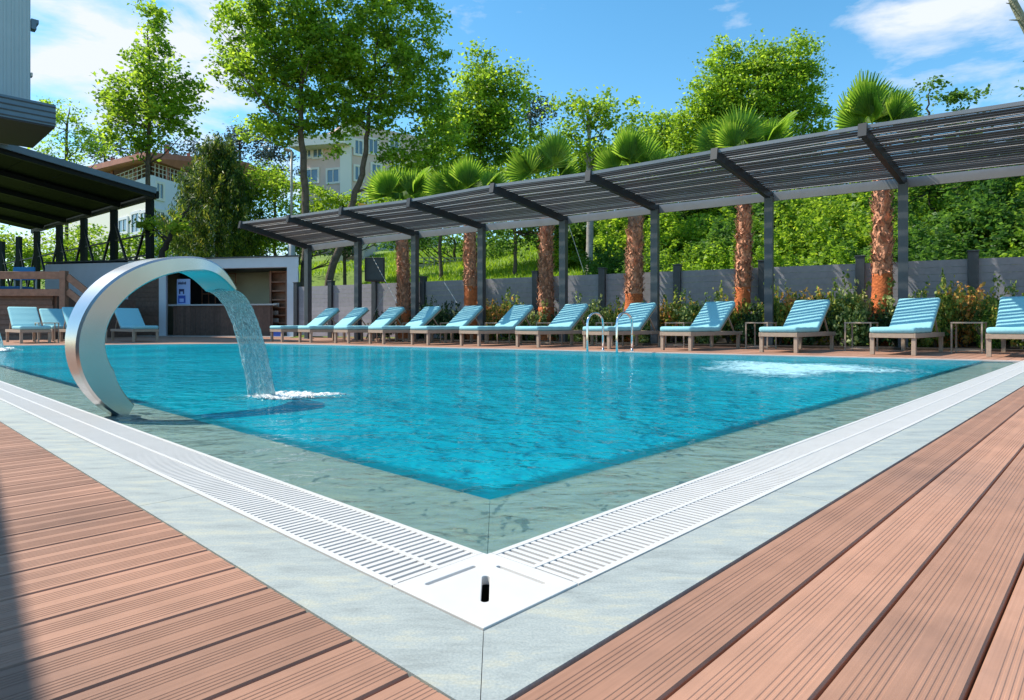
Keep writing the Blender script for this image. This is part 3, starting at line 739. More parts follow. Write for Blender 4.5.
foam_patch('splash_foam', 'white foam below the far arch at the left side of the pool', (land2.x, land2.y - .1), .5, .25, .05, 'foam', 5)
cj = at(790, 7.3)
foam_patch('whirlpool_foam', 'bubbling whirlpool foam by the far right end of the pool', (float(cj[0]), float(cj[1])), 1.35, 1.6, .012, 'whirl', 7, 110, rz=math.atan2(u[1], u[0]))

# ================================================================== PALMS
def make_fan(seed, nleaf=40, Rr=.85, spread=150):
    """fan leaf in local coords: petiole along +Z then blade"""
    rg_ = np.random.default_rng(seed); Q = []
    pl = .75
    for k in range(nleaf):
        a = R(-spread + 2 * spread * k / (nleaf - 1)) * .93
        ln = Rr * (1 - .25 * abs(a) / R(spread)) * rg_.uniform(.92, 1.05)
        d = np.array([math.sin(a), 0, math.cos(a)]); per = np.array([math.cos(a), 0, -math.sin(a)])
        o_ = np.array([0, 0, pl]); w0, w1 = .006, .030; ns = 4; prev = o_; yv = 0
        for j in range(1, ns + 1):
            f = j / ns; yb = .06 * f * f + (.18 * max(0, f - .75) ** 1.2) * rg_.uniform(.3, 1.5)
            cur = o_ + d * ln * f + np.array([0, -yb * 1.0, 0]) - np.array([0, 0, .20 * max(0, f - .7) ** 1.5])
            wa = w0 + (w1 - w0) * min(1, (f - 1 / ns) / .55) if f - 1 / ns < .55 else w1 * max(0.05, 1 - (f - 1 / ns - .55) / .5)
            wb = w0 + (w1 - w0) * min(1, f / .55) if f < .55 else w1 * max(0.03, 1 - (f - .55) / .46)
            fold = np.array([0, .010 * (1 if k % 2 else -1), 0])
            Q.append([prev - per * wa - fold, prev + per * wa + fold, cur + per * wb + fold, cur - per * wb - fold]); prev = cur
    Q = np.array(Q)
    pet = []
    for dx, dy in ((.02, 0), (0, .02)): pet.append([[-dx, -dy, 0], [dx, dy, 0], [dx * .5, dy * .5, pl], [-dx * .5, -dy * .5, pl]])
    return np.concatenate([np.array(pet), Q])
fan_data = []
for sd in range(3):
    o = quads_mesh('frond', make_fan(sd, spread=(62, 78, 92)[sd]), 'frond'); fan_data.append(o.data); COL.objects.unlink(o); bpy.data.objects.remove(o)
me_old = fan_data[0].copy(); me_old.materials.clear(); me_old.materials.append(M['frond_old'])
def palm(px, offp, zhead, r, label, seed, orange=1.3, nfr=9, fscale=1.0):
    rg_ = random.Random(seed); p = on(px, offp); root = empty('fan_palm', (float(p[0]), float(p[1]), 0), label, 'palm tree', 'fan palms behind the pergola')
    P = Vector((p[0], p[1], 0)); k = 18
    def trunk(z0, z1, name, m_, r0, r1, amp):
        b = MB(); rings = []; m = int((z1 - z0) / .05)
        for i in range(m + 1):
            f = i / m; z = z0 + (z1 - z0) * f; rb = r0 + (r1 - r0) * f
            rings.append([P + Vector((math.cos(2 * math.pi * j / k), math.sin(2 * math.pi * j / k), 0)) * (rb * (1 + amp * rg_.uniform(-1, 1) + amp * math.sin(z * 22 + j * 2.1))) + Vector((.03 * math.sin(z * .9 + seed), 0, z)) for j in range(k)])
        b.loft(rings); return b, b.build(name, m_, root, smooth=True)
    trunk(0, orange, 'trunk', 'palm_orange', r * 1.12, r, .035)
    trunk(orange - .02, zhead, 'fibrous_trunk', 'palm_husk', r * .98, r * .68, .05)
    Q = []
    for z in np.arange(orange * .97, zhead, .055):      # old leaf bases
        for j in range(15):
            a = rg_.uniform(0, 6.28); rr = r * (.98 - .3 * (z - orange) / (zhead - orange)); c, s_ = math.cos(a), math.sin(a)
            w_ = rg_.uniform(.02, .05); h_ = rg_.uniform(.08, .2); out = rg_.uniform(.03, .12)
            b0 = np.array([c * rr * .92 + .03 * math.sin(z * .9 + seed), s_ * rr * .92, z]); tn = np.array([-s_, c, 0]); tipp = b0 + np.array([c * out, s_ * out, h_ * rg_.choice([1, 1, -.6])])
            Q.append([b0 - tn * w_, b0 + tn * w_, tipp + tn * w_ * .3, tipp - tn * w_ * .3])
    quads_mesh('leaf_base_scales', np.array(Q), 'palm_husk', root)
    for i in range(nfr):
        old = i in (3, nfr - 1)
        o = bpy.data.objects.new('frond', me_old if i == nfr - 1 else fan_data[i % 3]); COL.objects.link(o); o.parent = root
        o.location = (.03 * math.sin(zhead * .9 + seed), 0, zhead - .12); s_ = fscale * rg_.uniform(.85, 1.12); o.scale = (s_, s_, s_)
        if i < 5:      # upright fans spreading to both sides
            o.rotation_euler = (R(rg_.uniform(-14, 14)), R((-42, 18, -10, 44, -26)[(i + seed) % 5] + rg_.uniform(-7, 7)), R(rg_.uniform(-38, 38)))
        elif i < nfr - 1: o.rotation_euler = (R(rg_.uniform(10, 40)), 0, R((80, 250, 160)[i % 3] + rg_.uniform(-25, 25)))
        else: o.rotation_euler = (R(rg_.uniform(60, 85)), 0, rg_.uniform(0, 6.28))
    return root
palm(403, 4.85, 3.9, .22, 'leftmost fan palm, pale brown trunk rising behind the pergola near the black loudspeaker', 1, .9, fscale=1.05)
palm(471, 4.85, 3.75, .20, 'fan palm second from the left with bright orange trunk foot beside the photinia shrub', 2, 1.6, fscale=1.05)
palm(547, 4.85, 4.1, .21, 'fan palm with pale scarred husk trunk right beside a pergola post, left of the ladder', 3, .95, fscale=1.05)
palm(635, 4.85, 3.95, .22, 'fan palm behind the ladder loungers with a smooth dark orange lower trunk', 4, 1.25, fscale=1.05)
palm(743, 4.85, 4.1, .17, 'slender red-brown fan palm between the two widest gaps of the pergola, right of the ladder', 5, 1.35, fscale=1.05)
palm(881, 4.85, 4.15, .19, 'rightmost fully visible fan palm with shaggy ring of bark on a vivid orange trunk', 6, 1.55, fscale=1.05)
palm(1105, 4.85, 3.9, .19, 'fan palm beyond the right photo side, only a frond tip above the roof', 7, 1.5)
# guy wires from the palms
for i, (xa, ya, da, xb, yb, db) in enumerate([(372, 256, 18.6, 397, 303, 17.2), (390, 284, 18.2, 375, 312, 18.5), (444, 282, 16.6, 457, 303, 16.2), (569, 226, 13.6, 584, 272, 14.4)]):
    pa, pb = at(xa, da), at(xb, db); b = MB()
    b.tube([(pa[0], pa[1], HC + (HY - ya) / F * da), (pb[0], pb[1], HC + (HY - yb) / F * db)], .006, 6)
    o = b.build('guy_wire', 'cable'); tag(o, ['thin steel wire running down right from the loudspeaker', 'thin wire slanting left towards the foot of the loudspeaker stand', 'thin wire beside the second palm from the left', 'thin wire right of the post beside the scarred palm'][i], 'wire', 'thin guy wires')

# ================================================================== SHRUBS
def bush_mesh(name, matn, nl, leaf, seed, lobes=9, squash=.8):
    rg_ = np.random.default_rng(seed); cs = []
    L_ = [(rg_.uniform(-.6, .6), rg_.uniform(-.6, .6), rg_.uniform(.15, .8) * squash, rg_.uniform(.25, .5)) for _ in range(lobes)]
    per = nl // lobes
    for x_, y_, z_, r_ in L_:
        d = rg_.normal(size=(per, 3)); d /= np.linalg.norm(d, axis=1)[:, None]; cs.append(np.array([x_, y_, z_]) + d * (r_ * rg_.uniform(.35, 1.05, per) ** .6)[:, None])
    # loose twigs
    for _ in range(lobes * 2):
        a = rg_.uniform(0, 6.28); el = rg_.uniform(.3, 1.4); dr = np.array([math.cos(a) * math.cos(el), math.sin(a) * math.cos(el), math.sin(el)])
        st = np.array(L_[rg_.integers(lobes)][:3]); tt = rg_.uniform(.2, .75, max(3, nl // 120)); cs.append(st + dr * tt[:, None] + rg_.normal(size=(len(tt), 3)) * .03)
    Cc = np.concatenate(cs); Cc = Cc[Cc[:, 2] > .0]
    return quads_mesh(name, leaves(Cc, leaf, rg_, .6), matn)
def bush_proto(kind, nl, leaf, seed, name='garden_shrub', lobes=9):
    root = empty(name, (0, 0, 0), 'x', 'shrub'); o = bush_mesh('foliage', kind, nl, leaf, seed, lobes); o.parent = root
    b = MB(); rg_ = random.Random(seed)
    for _ in range(7): a = rg_.uniform(0, 6.28); q = rg_.uniform(.2, .5); b.tube([(0, 0, 0), (math.cos(a) * q * .4, math.sin(a) * q * .4, .3), (math.cos(a) * q, math.sin(a) * q, .62)], [.03, .02, .01], 6)
    b.build('stems', 'bark', root, world=False); return root
hp = [bush_proto('leaf_hedge', 2600, .11, 21), bush_proto('leaf_hedge_red', 2300, .11, 22), bush_proto('leaf_hedge_pale', 2500, .11, 23), bush_proto('leaf_dark', 2600, .11, 24), bush_proto('leaf_mid', 3000, .07, 25)]
kn = ['yellow-green shrub with orange tips', 'photinia shrub with orange-red leaves', 'pale variegated shrub', 'dark green shrub', 'rounded dark green shrub']
spots = [(1075, 0, .9), (1040, 2, .85), (1008, 0, .85), (985, 4, .62), (962, 1, .98), (935, 0, .9), (912, 2, .8), (896, 3, .6), (862, 2, .95), (838, 0, .9), (812, 3, .75), (798, 1, .95), (780, 0, .9), (757, 3, .7), (728, 0, .85), (703, 2, .9), (684, 0, .85), (664, 1, .75),
         (645, 2, .75), (618, 0, .7), (596, 2, .85), (580, 2, .8), (560, 3, .6), (526, 2, .8), (508, 0, .85), (493, 1, .9), (460, 2, .7), (445, 3, .8), (425, 3, .8), (388, 3, .6), (1000, 3, .5), (870, 3, .5), (750, 3, .45)]
used = set(); rgs = random.Random(9)
seenl = {}
def refname(px):
    ref = [(403, 'the leftmost palm'), (471, 'the second palm'), (547, 'the scarred pale palm'), (603, 'the pool ladder'), (635, 'the ladder palm'), (743, 'the slender palm'), (881, 'the rightmost palm'), (1024, 'the right photo side')]
    r_ = min(ref, key=lambda q: abs(q[0] - px)); return r_[1], ('left of' if px < r_[0] else 'right of'), abs(px - r_[0])
for px, k, h in spots:
    o = hp[k] if k not in used else copy_tree(hp[k]); used.add(k)
    offb = rgs.uniform(4.2, 4.65) if k != 4 else 3.9
    p = on(px, offb); o.location = (float(p[0]), float(p[1]), .03); o.scale = (h * rgs.uniform(.65, .8), h * rgs.uniform(.6, .75), h * rgs.uniform(1.1, 1.3)); o.rotation_euler = (0, 0, rgs.uniform(0, 6.28))
    nm, sd, dist = refname(px); lab = f'{kn[k]} in the bed {"just" if dist < 22 else "a little" if dist < 45 else "well"} {sd} {nm}'
    if lab in seenl: seenl[lab] += 1; lab += ', lower one'
    seenl[lab] = 0
    relabel(o, lab, 'shrubs in the planting bed behind the loungers')
for k in range(len(hp)):
    if k not in used:
        p = on(972, 3.75); hp[k].location = (float(p[0]), float(p[1]), .03); hp[k].scale = (.5, .5, .62); relabel(hp[k], 'low rounded dark green shrub beside the rightmost side table', 'shrubs in the planting bed behind the loungers')

# hillside shrubs
sp = [bush_proto('leaf_yellow', 15000, .062, 31, 'slope_shrub', 16), bush_proto('leaf_green', 15000, .062, 32, 'slope_shrub', 16), bush_proto('leaf_mid', 14000, .062, 33, 'slope_shrub', 16)]
sn = ['sunlit yellow-green', 'fresh green', 'deeper green']
rows = [('low front', 19.0, 1.9, 7), ('middle', 22.5, 2.4, 7), ('high back', 27, 3.0, 7), ('highest', 33, 3.6, 6)]
us = set(); gaps = [('between the palm behind the ladder and the slender palm', 600, 735), ('between the slender palm and the rightmost palm', 740, 875), ('right of the rightmost palm', 880, 1100)]
idx = 0
for rn, dd0, sz, _ in rows:
    for px in range(590, 1120, 52):
        if dd0 < 20 and px < 640: continue
        pxx = px + rgs.uniform(-14, 14) + (20 if rn in ('middle', 'highest') else 0); 
        p = on(pxx, (dd0 - 10) * .95); hz = terr(*p); kk = rgs.choices([0, 1, 2], [.5, .3, .2])[0] if pxx < 850 else rgs.choices([0, 1, 2], [.25, .35, .4])[0]
        o = sp[kk] if kk not in us else copy_tree(sp[kk]); us.add(kk)
        o.location = (float(p[0]), float(p[1]), hz - .35); s_ = sz * rgs.uniform(.75, 1.1); o.scale = (s_, s_, s_ * rgs.uniform(.7, .95)); o.rotation_euler = (0, 0, rgs.uniform(0, 6.28))
        col_i = int((px - 590) / 52)
        relabel(o, f'{sn[kk]} slope shrub behind the fence, {ordn[col_i]} from left in the {rn} tier', 'shrubs covering the slope behind the fence')

# ================================================================== TREES
def tree(px, d, lobes, label, leaf='leaf_green', bark='bark', size=.17, dens=1.0, trunk=None, name='leafy_tree', seed=1, clr=.40, group='trees behind the pool', tr=.14, cat='tree', aspect=.6, limbs=16, tpx=None, per=52, bot=None):
    """lobes: (px, y, rx, ry, weight) ellipses as seen, placed at depth d; trunk: list of (px, y, radius)"""
    rng = np.random.default_rng(seed); p0 = at(px, d); gz = max(terr(*p0), 0)
    root = empty(name, (float(p0[0]), float(p0[1]), gz), label, cat, group); k = d / F
    Cs = []; cl_all = []
    for lb in lobes:
        lx, ly, rx, ry = lb[:4]; wgt = lb[4] if len(lb) > 4 else 1
        c = np.array([(lx - CX) * k, d + rng.uniform(-.15, .15) * rx * k, HC + (HY - ly) * k]); rad = np.array([rx * k, min(rx, ry) * k * .85, ry * k])
        ncl = max(4, int(rx * ry * .046 * dens * wgt)); size_ = size * 1.12
        v = rng.normal(size=(ncl, 3)); v /= np.linalg.norm(v, axis=1)[:, None]
        v = v * (rng.uniform(.12, 1, ncl) ** .45)[:, None]; cl = c + v * rad * (1 + rng.normal(size=(ncl, 1)) * .07)
        cl_all.append(cl)
    CL = np.concatenate(cl_all)
    for c in CL:
        m = max(6, int(per * rng.uniform(.5, 1.5))); q = rng.normal(size=(m, 3)) * np.array([1, 1, .62]) * clr * rng.uniform(.55, 1.2) * (d / 30) * .8
        Cs.append(c + q)
    Cs = np.concatenate(Cs); loc = np.array([p0[0], p0[1], gz])
    if bot is not None: Cs = Cs[Cs[:, 2] > HC + (HY - bot) * k]
    quads_mesh('crown', leaves(Cs - loc, size * 1.12, rng, aspect), leaf, root)
    if trunk is None:
        ty = min(l[1] for l in lobes); trunk = [(tpx or px, None, tr), (tpx or px, lobes[0][1], tr * .6), (lobes[0][0], ty - 5, tr * .15)]
    pts = []; rs = []
    for tx, ty, r_ in trunk:
        z = gz - .3 if ty is None else HC + (HY - ty) * k; pts.append(np.array([(tx - CX) * k, d, z])); rs.append(r_)
    # resample with a slight wander
    P = []; RR = []
    for i in range(len(pts) - 1):
        for j in range(6): f = j / 6; P.append(pts[i] * (1 - f) + pts[i + 1] * f + rng.normal(size=3) * .03); RR.append(rs[i] * (1 - f) + rs[i + 1] * f)
    P.append(pts[-1]); RR.append(rs[-1])
    b = MB(); b.tube([tuple(x) for x in P], RR, 10); b.build('trunk', bark, root, smooth=True)
    b = MB(); sel = rng.choice(len(CL), min(limbs, len(CL)), replace=False); PA = np.array(P)
    for i in sel:
        c = CL[i]; dz = c[2] - PA[:, 2]; hd = np.linalg.norm(c[:2] - PA[:, :2], axis=1); j = int(np.argmin(np.abs(dz - hd * .8) + (PA[:, 2] < gz + 2) * 5))
        a = PA[j]; mid = (a + c) / 2 + np.array([0, 0, -.12 * np.linalg.norm(c - a)]) + rng.normal(size=3) * .1
        r0 = max(.02, RR[j] * .5); b.tube([tuple(a), tuple(mid), tuple(c)], [r0, r0 * .6, r0 * .2], 6)
    b.build('limbs', bark, root, smooth=True)
    return root
tree(148, 28, [(148, 110, 34, 40), (150, 60, 22, 34), (122, 95, 24, 22), (175, 92, 26, 26), (150, 12, 12, 22, .9), (120, 128, 22, 16, .7), (178, 122, 18, 16, .7), (140, 150, 12, 14, .5)], 'tall slender broad-leaved tree against the clouds left of the photo centre, above the white house', trunk=[(149, None, .13), (149, 130, .09), (148, 20, .02)], seed=3, dens=.9, clr=.4, size=.17)
tree(303, 25, [(300, 60, 60, 45), (262, 70, 45, 38), (290, 5, 60, 40), (250, 30, 32, 30), (300, 115, 40, 26), (268, 125, 30, 26, .8), (236, 70, 25, 22, .6), (330, 40, 40, 40), (310, -40, 60, 35)], 'big broad-leaved tree with slim straight trunk left of the pink apartment block', trunk=[(302, None, .17), (306, 200, .14), (302, 130, .11), (300, 20, .05)], seed=4, dens=.82, clr=.36, size=.15)
tree(343, 25.5, [(370, 60, 55, 45), (400, 20, 48, 40), (420, 80, 36, 40), (380, 110, 45, 28), (345, 90, 30, 30, .8), (440, 130, 26, 36), (370, -20, 60, 40), (425, 165, 26, 22, .8), (340, 145, 14, 16, .6), (318, 128, 20, 16, .7), (400, 150, 22, 20, .9), (345, 122, 24, 14, .7)], 'big broad-leaved tree with leaning trunk in front of the pink apartment block', trunk=[(327, None, .17), (328, 285, .16), (345, 225, .14), (362, 175, .11), (368, 130, .09), (378, 40, .04)], seed=5, dens=.82, clr=.36, size=.15)
tree(480, 33, [(480, 110, 32, 42), (478, 70, 14, 26, .8), (455, 140, 28, 32), (505, 135, 26, 30), (510, 95, 18, 26, .8), (470, 175, 40, 20)], 'bushy bright green tree with two pointed tops right of the big trees', seed=6, dens=1.9, clr=.42, leaf='leaf_green', size=.17)
tree(590, 26, [(588, 108, 22, 24, .8), (612, 112, 24, 22, .7), (572, 130, 16, 22, .6), (640, 128, 22, 16, .7), (598, 150, 30, 20, .7), (565, 105, 14, 14, .4)], 'thin-crowned tree with straight pale grey trunk behind the ladder', trunk=[(590, None, .17), (590, 200, .13), (588, 110, .05)], bark='grey_bark', seed=7, dens=.75, clr=.36, size=.15)
tree(758, 32, [(752, 100, 48, 42), (715, 105, 30, 38), (790, 95, 34, 36), (725, 62, 18, 24, .9), (800, 60, 20, 24, .8), (765, 60, 24, 20, .9), (700, 135, 34, 30), (812, 125, 18, 26, .7), (760, 150, 60, 24)], 'large rounded green tree standing alone above the pergola roof right of centre', seed=8, dens=2.1, clr=.36, size=.15)
tree(662, 34, [(660, 130, 26, 20), (640, 150, 34, 24), (690, 155, 34, 26), (600, 165, 34, 20), (560, 165, 34, 24), (530, 150, 26, 24)], 'low broad green tree mass behind the fan palms left of the large rounded tree', seed=9, dens=1.5, size=.17)
tree(937, 21, [(900, 100, 26, 12, .6), (935, 92, 30, 12, .6), (968, 92, 22, 12, .6), (940, 118, 50, 14, .6), (955, 185, 60, 22, 1), (905, 195, 34, 22), (1000, 190, 40, 28), (990, 230, 40, 20, .7)], 'dark-stemmed tree at the right whose sparse top shows above the roof', trunk=[(946, None, .10), (944, 262, .09), (932, 205, .07), (930, 120, .04), (928, 95, .02)], leaf='leaf_mid', bark='dark_bark', seed=10, dens=.75, clr=.3, size=.12)
tree(66, 46, [(70, 130, 24, 26, .7), (50, 112, 16, 16, .5), (90, 145, 22, 18, .7), (60, 160, 34, 14, .8)], 'sparse young tree just right of the grey building above the dark roof', seed=11, dens=.8, clr=.34, size=.2)
# yellow-green middle layer
tree(275, 34, [(275, 205, 30, 34), (300, 235, 40, 20), (245, 240, 30, 18), (262, 185, 18, 20)], 'low yellow-green tree between the conifer and the big straight-trunked tree', 'leaf_yellow', seed=12, dens=1.2, size=.16, tr=.1)
tree(345, 33, [(335, 210, 32, 20), (370, 215, 36, 20), (318, 196, 16, 18, .6), (395, 205, 22, 16, .7)], 'low yellow-green tree in front of the lower apartment windows', 'leaf_yellow', seed=13, dens=1.0, size=.16, tr=.1)
tree(440, 31, [(440, 205, 36, 26), (480, 190, 36, 30), (415, 185, 24, 24), (520, 190, 34, 30)], 'yellow-green tree behind the second palm from the left', 'leaf_yellow', seed=14, dens=1.1, size=.16, tr=.1)
tree(610, 30, [(600, 195, 46, 24), (660, 185, 46, 26), (560, 200, 40, 26), (715, 190, 40, 26)], 'yellow-green tree mass behind the palm by the ladder', 'leaf_yellow', seed=15, dens=1.0, size=.16, tr=.1)
tree(515, 29, [(515, 222, 36, 22), (555, 232, 34, 20), (500, 245, 20, 12, .5), (590, 228, 36, 18)], 'shaded green tree under the pergola fascia left of the pale-trunked tree', 'leaf_mid', seed=16, dens=1.0, size=.15, tr=.1)
tree(455, 38, [(440, 240, 38, 12), (400, 238, 34, 10), (480, 242, 30, 14)], 'row-like low tree at the top of the bright grass', 'leaf_mid', seed=17, dens=1.2, size=.17, tr=.1)
tree(310, 31, [(318, 244, 34, 10), (345, 240, 24, 10), (300, 250, 10, 10)], 'dark scrubby low tree at the top of the grass near the bar', 'leaf_dark', seed=18, dens=1.0, size=.15, tr=.06)
for i, (a, lab) in enumerate([((20, 47, [(12, 262, 26, 26), (45, 252, 26, 18), (-10, 250, 20, 30)]), 'low yellow-green tree seen between the left columns of the dark roof'), ((80, 46, [(78, 245, 26, 22), (104, 252, 20, 14)]), 'low yellow-green tree seen between the middle columns of the dark roof'),
                         ((130, 44, [(126, 248, 20, 14), (160, 245, 20, 18), (185, 240, 20, 20)]), 'low yellow-green tree between the corner column and the conifer')]):
    tree(a[0], a[1], a[2], lab, 'leaf_yellow', seed=40 + i, dens=1.5, size=.2, tr=.08)
tree(166, 27, [(150, 225, 5, 5, .2), (183, 225, 6, 6, .2)], 'small bare dark-branched tree rising behind the white wall', 'leaf_yellow', 'dark_bark', seed=19, dens=.3, trunk=[(163, None, .12), (162, 252, .12), (170, 236, .09), (184, 216, .05), (190, 205, .02)], limbs=4)
b = MB()
# conifer
def conifer(px, d, ytop, ybot, hw, label, seed):
    rng = np.random.default_rng(seed); p0 = at(px, d); gz = terr(*p0); k = d / F; root = empty('conifer', (float(p0[0]), float(p0[1]), gz), label, 'conifer tree', 'trees behind the pool')
    zt_, zb_ = HC + (HY - ytop) * k - gz, HC + (HY - ybot) * k - gz; Cs = []; D_l = []
    for i in range(1150):
        f = rng.uniform(0, 1) ** .75; z = zb_ + (zt_ - zb_) * (1 - f); rad = hw * k * (min(1, .04 + f / .80) ** .9) * (1 if f < .85 else 1 - (f - .85) * 1.2) * (1 + .14 * math.sin(f * 17 + i % 3))
        a = rng.uniform(0, 6.28); rr = rad * rng.uniform(.3, 1.08); c = np.array([math.cos(a) * rr, math.sin(a) * rr, z]); dr = np.array([math.cos(a) * .6, math.sin(a) * .6, .8])
        m = 30; tt = rng.uniform(-.15, .75, m); q = c + dr * tt[:, None] + rng.normal(size=(m, 3)) * (.10 * (1 - tt) + .02)[:, None]; Cs.append(q)
    Cs = np.concatenate(Cs); quads_mesh('crown', leaves(Cs, .24, rng, .22, updir=.6), 'leaf_conifer', root)
    b = MB(); b.tube([(0, 0, -.2), (0, 0, zb_ + .5), (0, 0, zt_ - .3)], [.2, .15, .02], 10); b.build('trunk', 'bark', root, world=False, smooth=True)
conifer(218, 33, 146, 262, 47, 'dense ovoid conifer with golden tips standing above the bar roof', 51)
# distant pines
for i, (px, d, lb, lab) in enumerate([(105, 75, [(108, 150, 16, 18), (92, 150, 10, 12), (130, 155, 14, 12)], 'distant blue-green pine behind the slender tree left'), (168, 78, [(170, 152, 14, 12), (160, 148, 8, 10)], 'distant pine just right of the slender tree above the red roof'),
        (200, 75, [(198, 148, 10, 10), (192, 156, 12, 8)], 'distant small pine left of the conifer top'), (240, 70, [(238, 142, 16, 16), (228, 150, 12, 12), (262, 150, 20, 18), (280, 165, 20, 22)], 'distant dark pine right behind the conifer top'),
        (530, 70, [(528, 108, 10, 14), (540, 118, 14, 14), (545, 100, 6, 8)], 'distant blue-green pine between the bushy tree and the thin-crowned tree')]):
    tree(px, d, lb, lab, 'leaf_pine', 'dark_bark', seed=60 + i, dens=1.6, clr=.35, size=.3, tr=.2, group='distant pines', name='pine_tree', per=34, limbs=3, cat='pine tree')
# distant tree belt that closes the view at the top of the slope
rb = np.random.default_rng(70); cs = []
for px in np.arange(-40, 1100, 7.0):
    d = rb.uniform(62, 74); p = at(px, d); z0 = terr(*p); hh = rb.uniform(3.2, 5.5) * (1.0 if px > 200 else .85)
    m = 120; q = rb.normal(size=(m, 3)) * np.array([1.1, 1.1, hh * .33]) + np.array([p[0], p[1], z0 + hh * .5]); cs.append(q)
o = quads_mesh('far_wood', leaves(np.concatenate(cs), .42, rb, .6), 'leaf_mid'); tag(o, 'far belt of green trees closing the top of the slope', 'wood', kind='stuff')
# leaning mossy trunk at top right
b = MB(); pts = []
dT = 13.0
def PZ(px, y, d): p = at(px, d); return (float(p[0]), float(p[1]), HC + (HY - y) / F * d)
lt = empty('leaning_tree', (float(at(1180, dT)[0]), float(at(1180, dT)[1]), 0), 'leaning mossy grey limb entering at the top right corner', 'tree')
b.tube([PZ(1200, 330, dT), PZ(1150, 220, dT), PZ(1080, 110, dT), PZ(1034, 42, dT), PZ(1014, 4, dT), PZ(1000, -40, dT)], [.24, .2, .14, .085, .07, .05], 12); b.build('trunk', 'moss_bark', lt, smooth=True)
rng = np.random.default_rng(80); c0 = np.array(PZ(1013, -5, dT)); 
cc = np.concatenate([np.array(PZ(a_, y_, dT)) + rng.normal(size=(40, 3)) * .10 for a_, y_ in ((1003, -12), (1022, -16), (1030, 88), (1040, 60), (1012, -30))])
quads_mesh('foliage', leaves(cc - np.array(lt.location), .09, rng), 'leaf_mid', lt)
b = MB(); b.tube([PZ(1012, 4, dT), PZ(1006, 3, dT)], [.02, .006], 6); b.tube([PZ(1018, 20, dT), PZ(1009, 20, dT)], [.02, .006], 6); b.tube([PZ(1080, 110, dT), PZ(1040, 84, dT), PZ(1021, 90, dT)], [.05, .03, .01], 6); b.build('twigs', 'moss_bark', lt)

# ================================================================== BAR BUILDING
def Pz(px, d, z): p = at(px, d); return Vector((float(p[0]), float(p[1]), z))
barL, barR = at(45, 26.6), at(298, 24.0)
bd = (barR - barL); bl = float(np.linalg.norm(bd)); bd = bd / bl; bn = np.array([-.30, .954])   # bn points away from camera
bar = empty('pool_bar', (float(barL[0]), float(barL[1]), 0), 'white-framed pool bar with open front and brown counter at the far left pool end', 'pool bar')
def bpos(px):    # distance along facade for a pixel column
    r_ = ray(px); m_ = np.array([[bd[0], -r_[0]], [bd[1], -r_[1]]]); sol = np.linalg.solve(m_, -barL); return float(sol[0])
def bb(b, a, c, f0, f1, z0, z1, mi=0):
    o_ = barL + bd * a + bn * f0; b.para((o_[0], o_[1], z0), Vector((bd[0], bd[1], 0)) * (c - a), Vector((bn[0], bn[1], 0)) * (f1 - f0), (0, 0, z1 - z0), mi)
xw = bpos(128); xp0, xp1 = bpos(159), bpos(166); xr0, xr1 = bpos(287), bpos(298)
Hh = 3.0
b = MB(); bb(b, 0, xw, 0, 3.5, 0, Hh - .05); b.build('white_wall', 'white_wall', bar)
b = MB()
for k in range(14): bb(b, xw + .002, xp0 - .002, .02, .08, .03 + k * .19, .03 + k * .19 + .182)
bb(b, xw + .002, xp0 - .002, .085, .2, 0, Hh - .35); b.build('wood_panel', 'dark_wood', bar)
b = MB(); bb(b, xp0, xp1, -.02, .3, 0, Hh - .38); b.build('front_post', 'frame_white', bar)
b = MB(); bb(b, xr0, xr1, -.02, 3.5, 0, Hh - .38); b.build('end_wall', 'frame_white', bar)
b = MB(); bb(b, xw, xr1 + .02, -.03, .3, Hh - .378, Hh); b.build('fascia', 'frame_white', bar)
b = MB(); bb(b, -.05, xr1 + .08, -.08, 3.6, Hh + .002, Hh + .05); bb(b, xw, xr0, .3, 3.5, Hh - .3, Hh - .2); b.build('roof', 'dark_metal', bar)
b = MB(); bb(b, xw, xr0, 3.2, 3.4, 0, Hh - .31); b.build('back_wall', 'beige', bar)
b = MB(); bb(b, .1, xr1 - .05, -.6, 3.4, .001, .02); b.build('floor_slab', 'palegrey', bar)
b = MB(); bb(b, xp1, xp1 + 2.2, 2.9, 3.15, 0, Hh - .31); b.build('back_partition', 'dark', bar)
b = MB(); c0, c1 = bpos(166), bpos(276); bb(b, c0, c1, .3, .95, 1.20, 1.26); b.build('counter_top', 'counter', bar)
b = MB(); a_ = bpos(171); c1b = bpos(272)
while a_ < c1b - .1: bb(b, a_, a_ + .105, .42, .46, .02, 1.198); a_ += .115
bb(b, bpos(171), c1b, .47, .55, 0, 1.19); b.build('counter_front', 'dark_wood', bar)
b = MB(); a_ = bpos(190)
for k in range(6): bb(b, a_ + k * .33, a_ + k * .33 + .05, 2.75, 2.82, 1.3, 2.6)
for z in (1.3, 1.75, 2.2, 2.6): bb(b, a_, a_ + 1.7, 2.76, 2.81, z, z + .05)
b.build('bottle_rack', 'rail_wood', bar)
sh = MB(); s0, s1 = bpos(268), bpos(286.5)
bb(sh, s0, s0 + .08, .9, 1.3, 0, 2.55); bb(sh, s1 - .08, s1, .9, 1.3, 0, 2.55); bb(sh, s0, s1, 1.31, 1.34, 0, 2.55)
for z in (.5, .8, 1.1, 1.4, 1.75, 2.1, 2.5): bb(sh, s0 + .08, s1 - .08, .95, 1.3, z, z + .05)
sh.build('shelf_unit', 'rail_wood', bar)
b = MB()
for z, a_, c_ in ((.55, .15, .4), (.85, .12, .38), (1.15, .15, .42)): bb(b, s0 + a_, s0 + c_, 1.0, 1.2, z, z + .15)
b.build('stored_boxes', 'palegrey', bar)
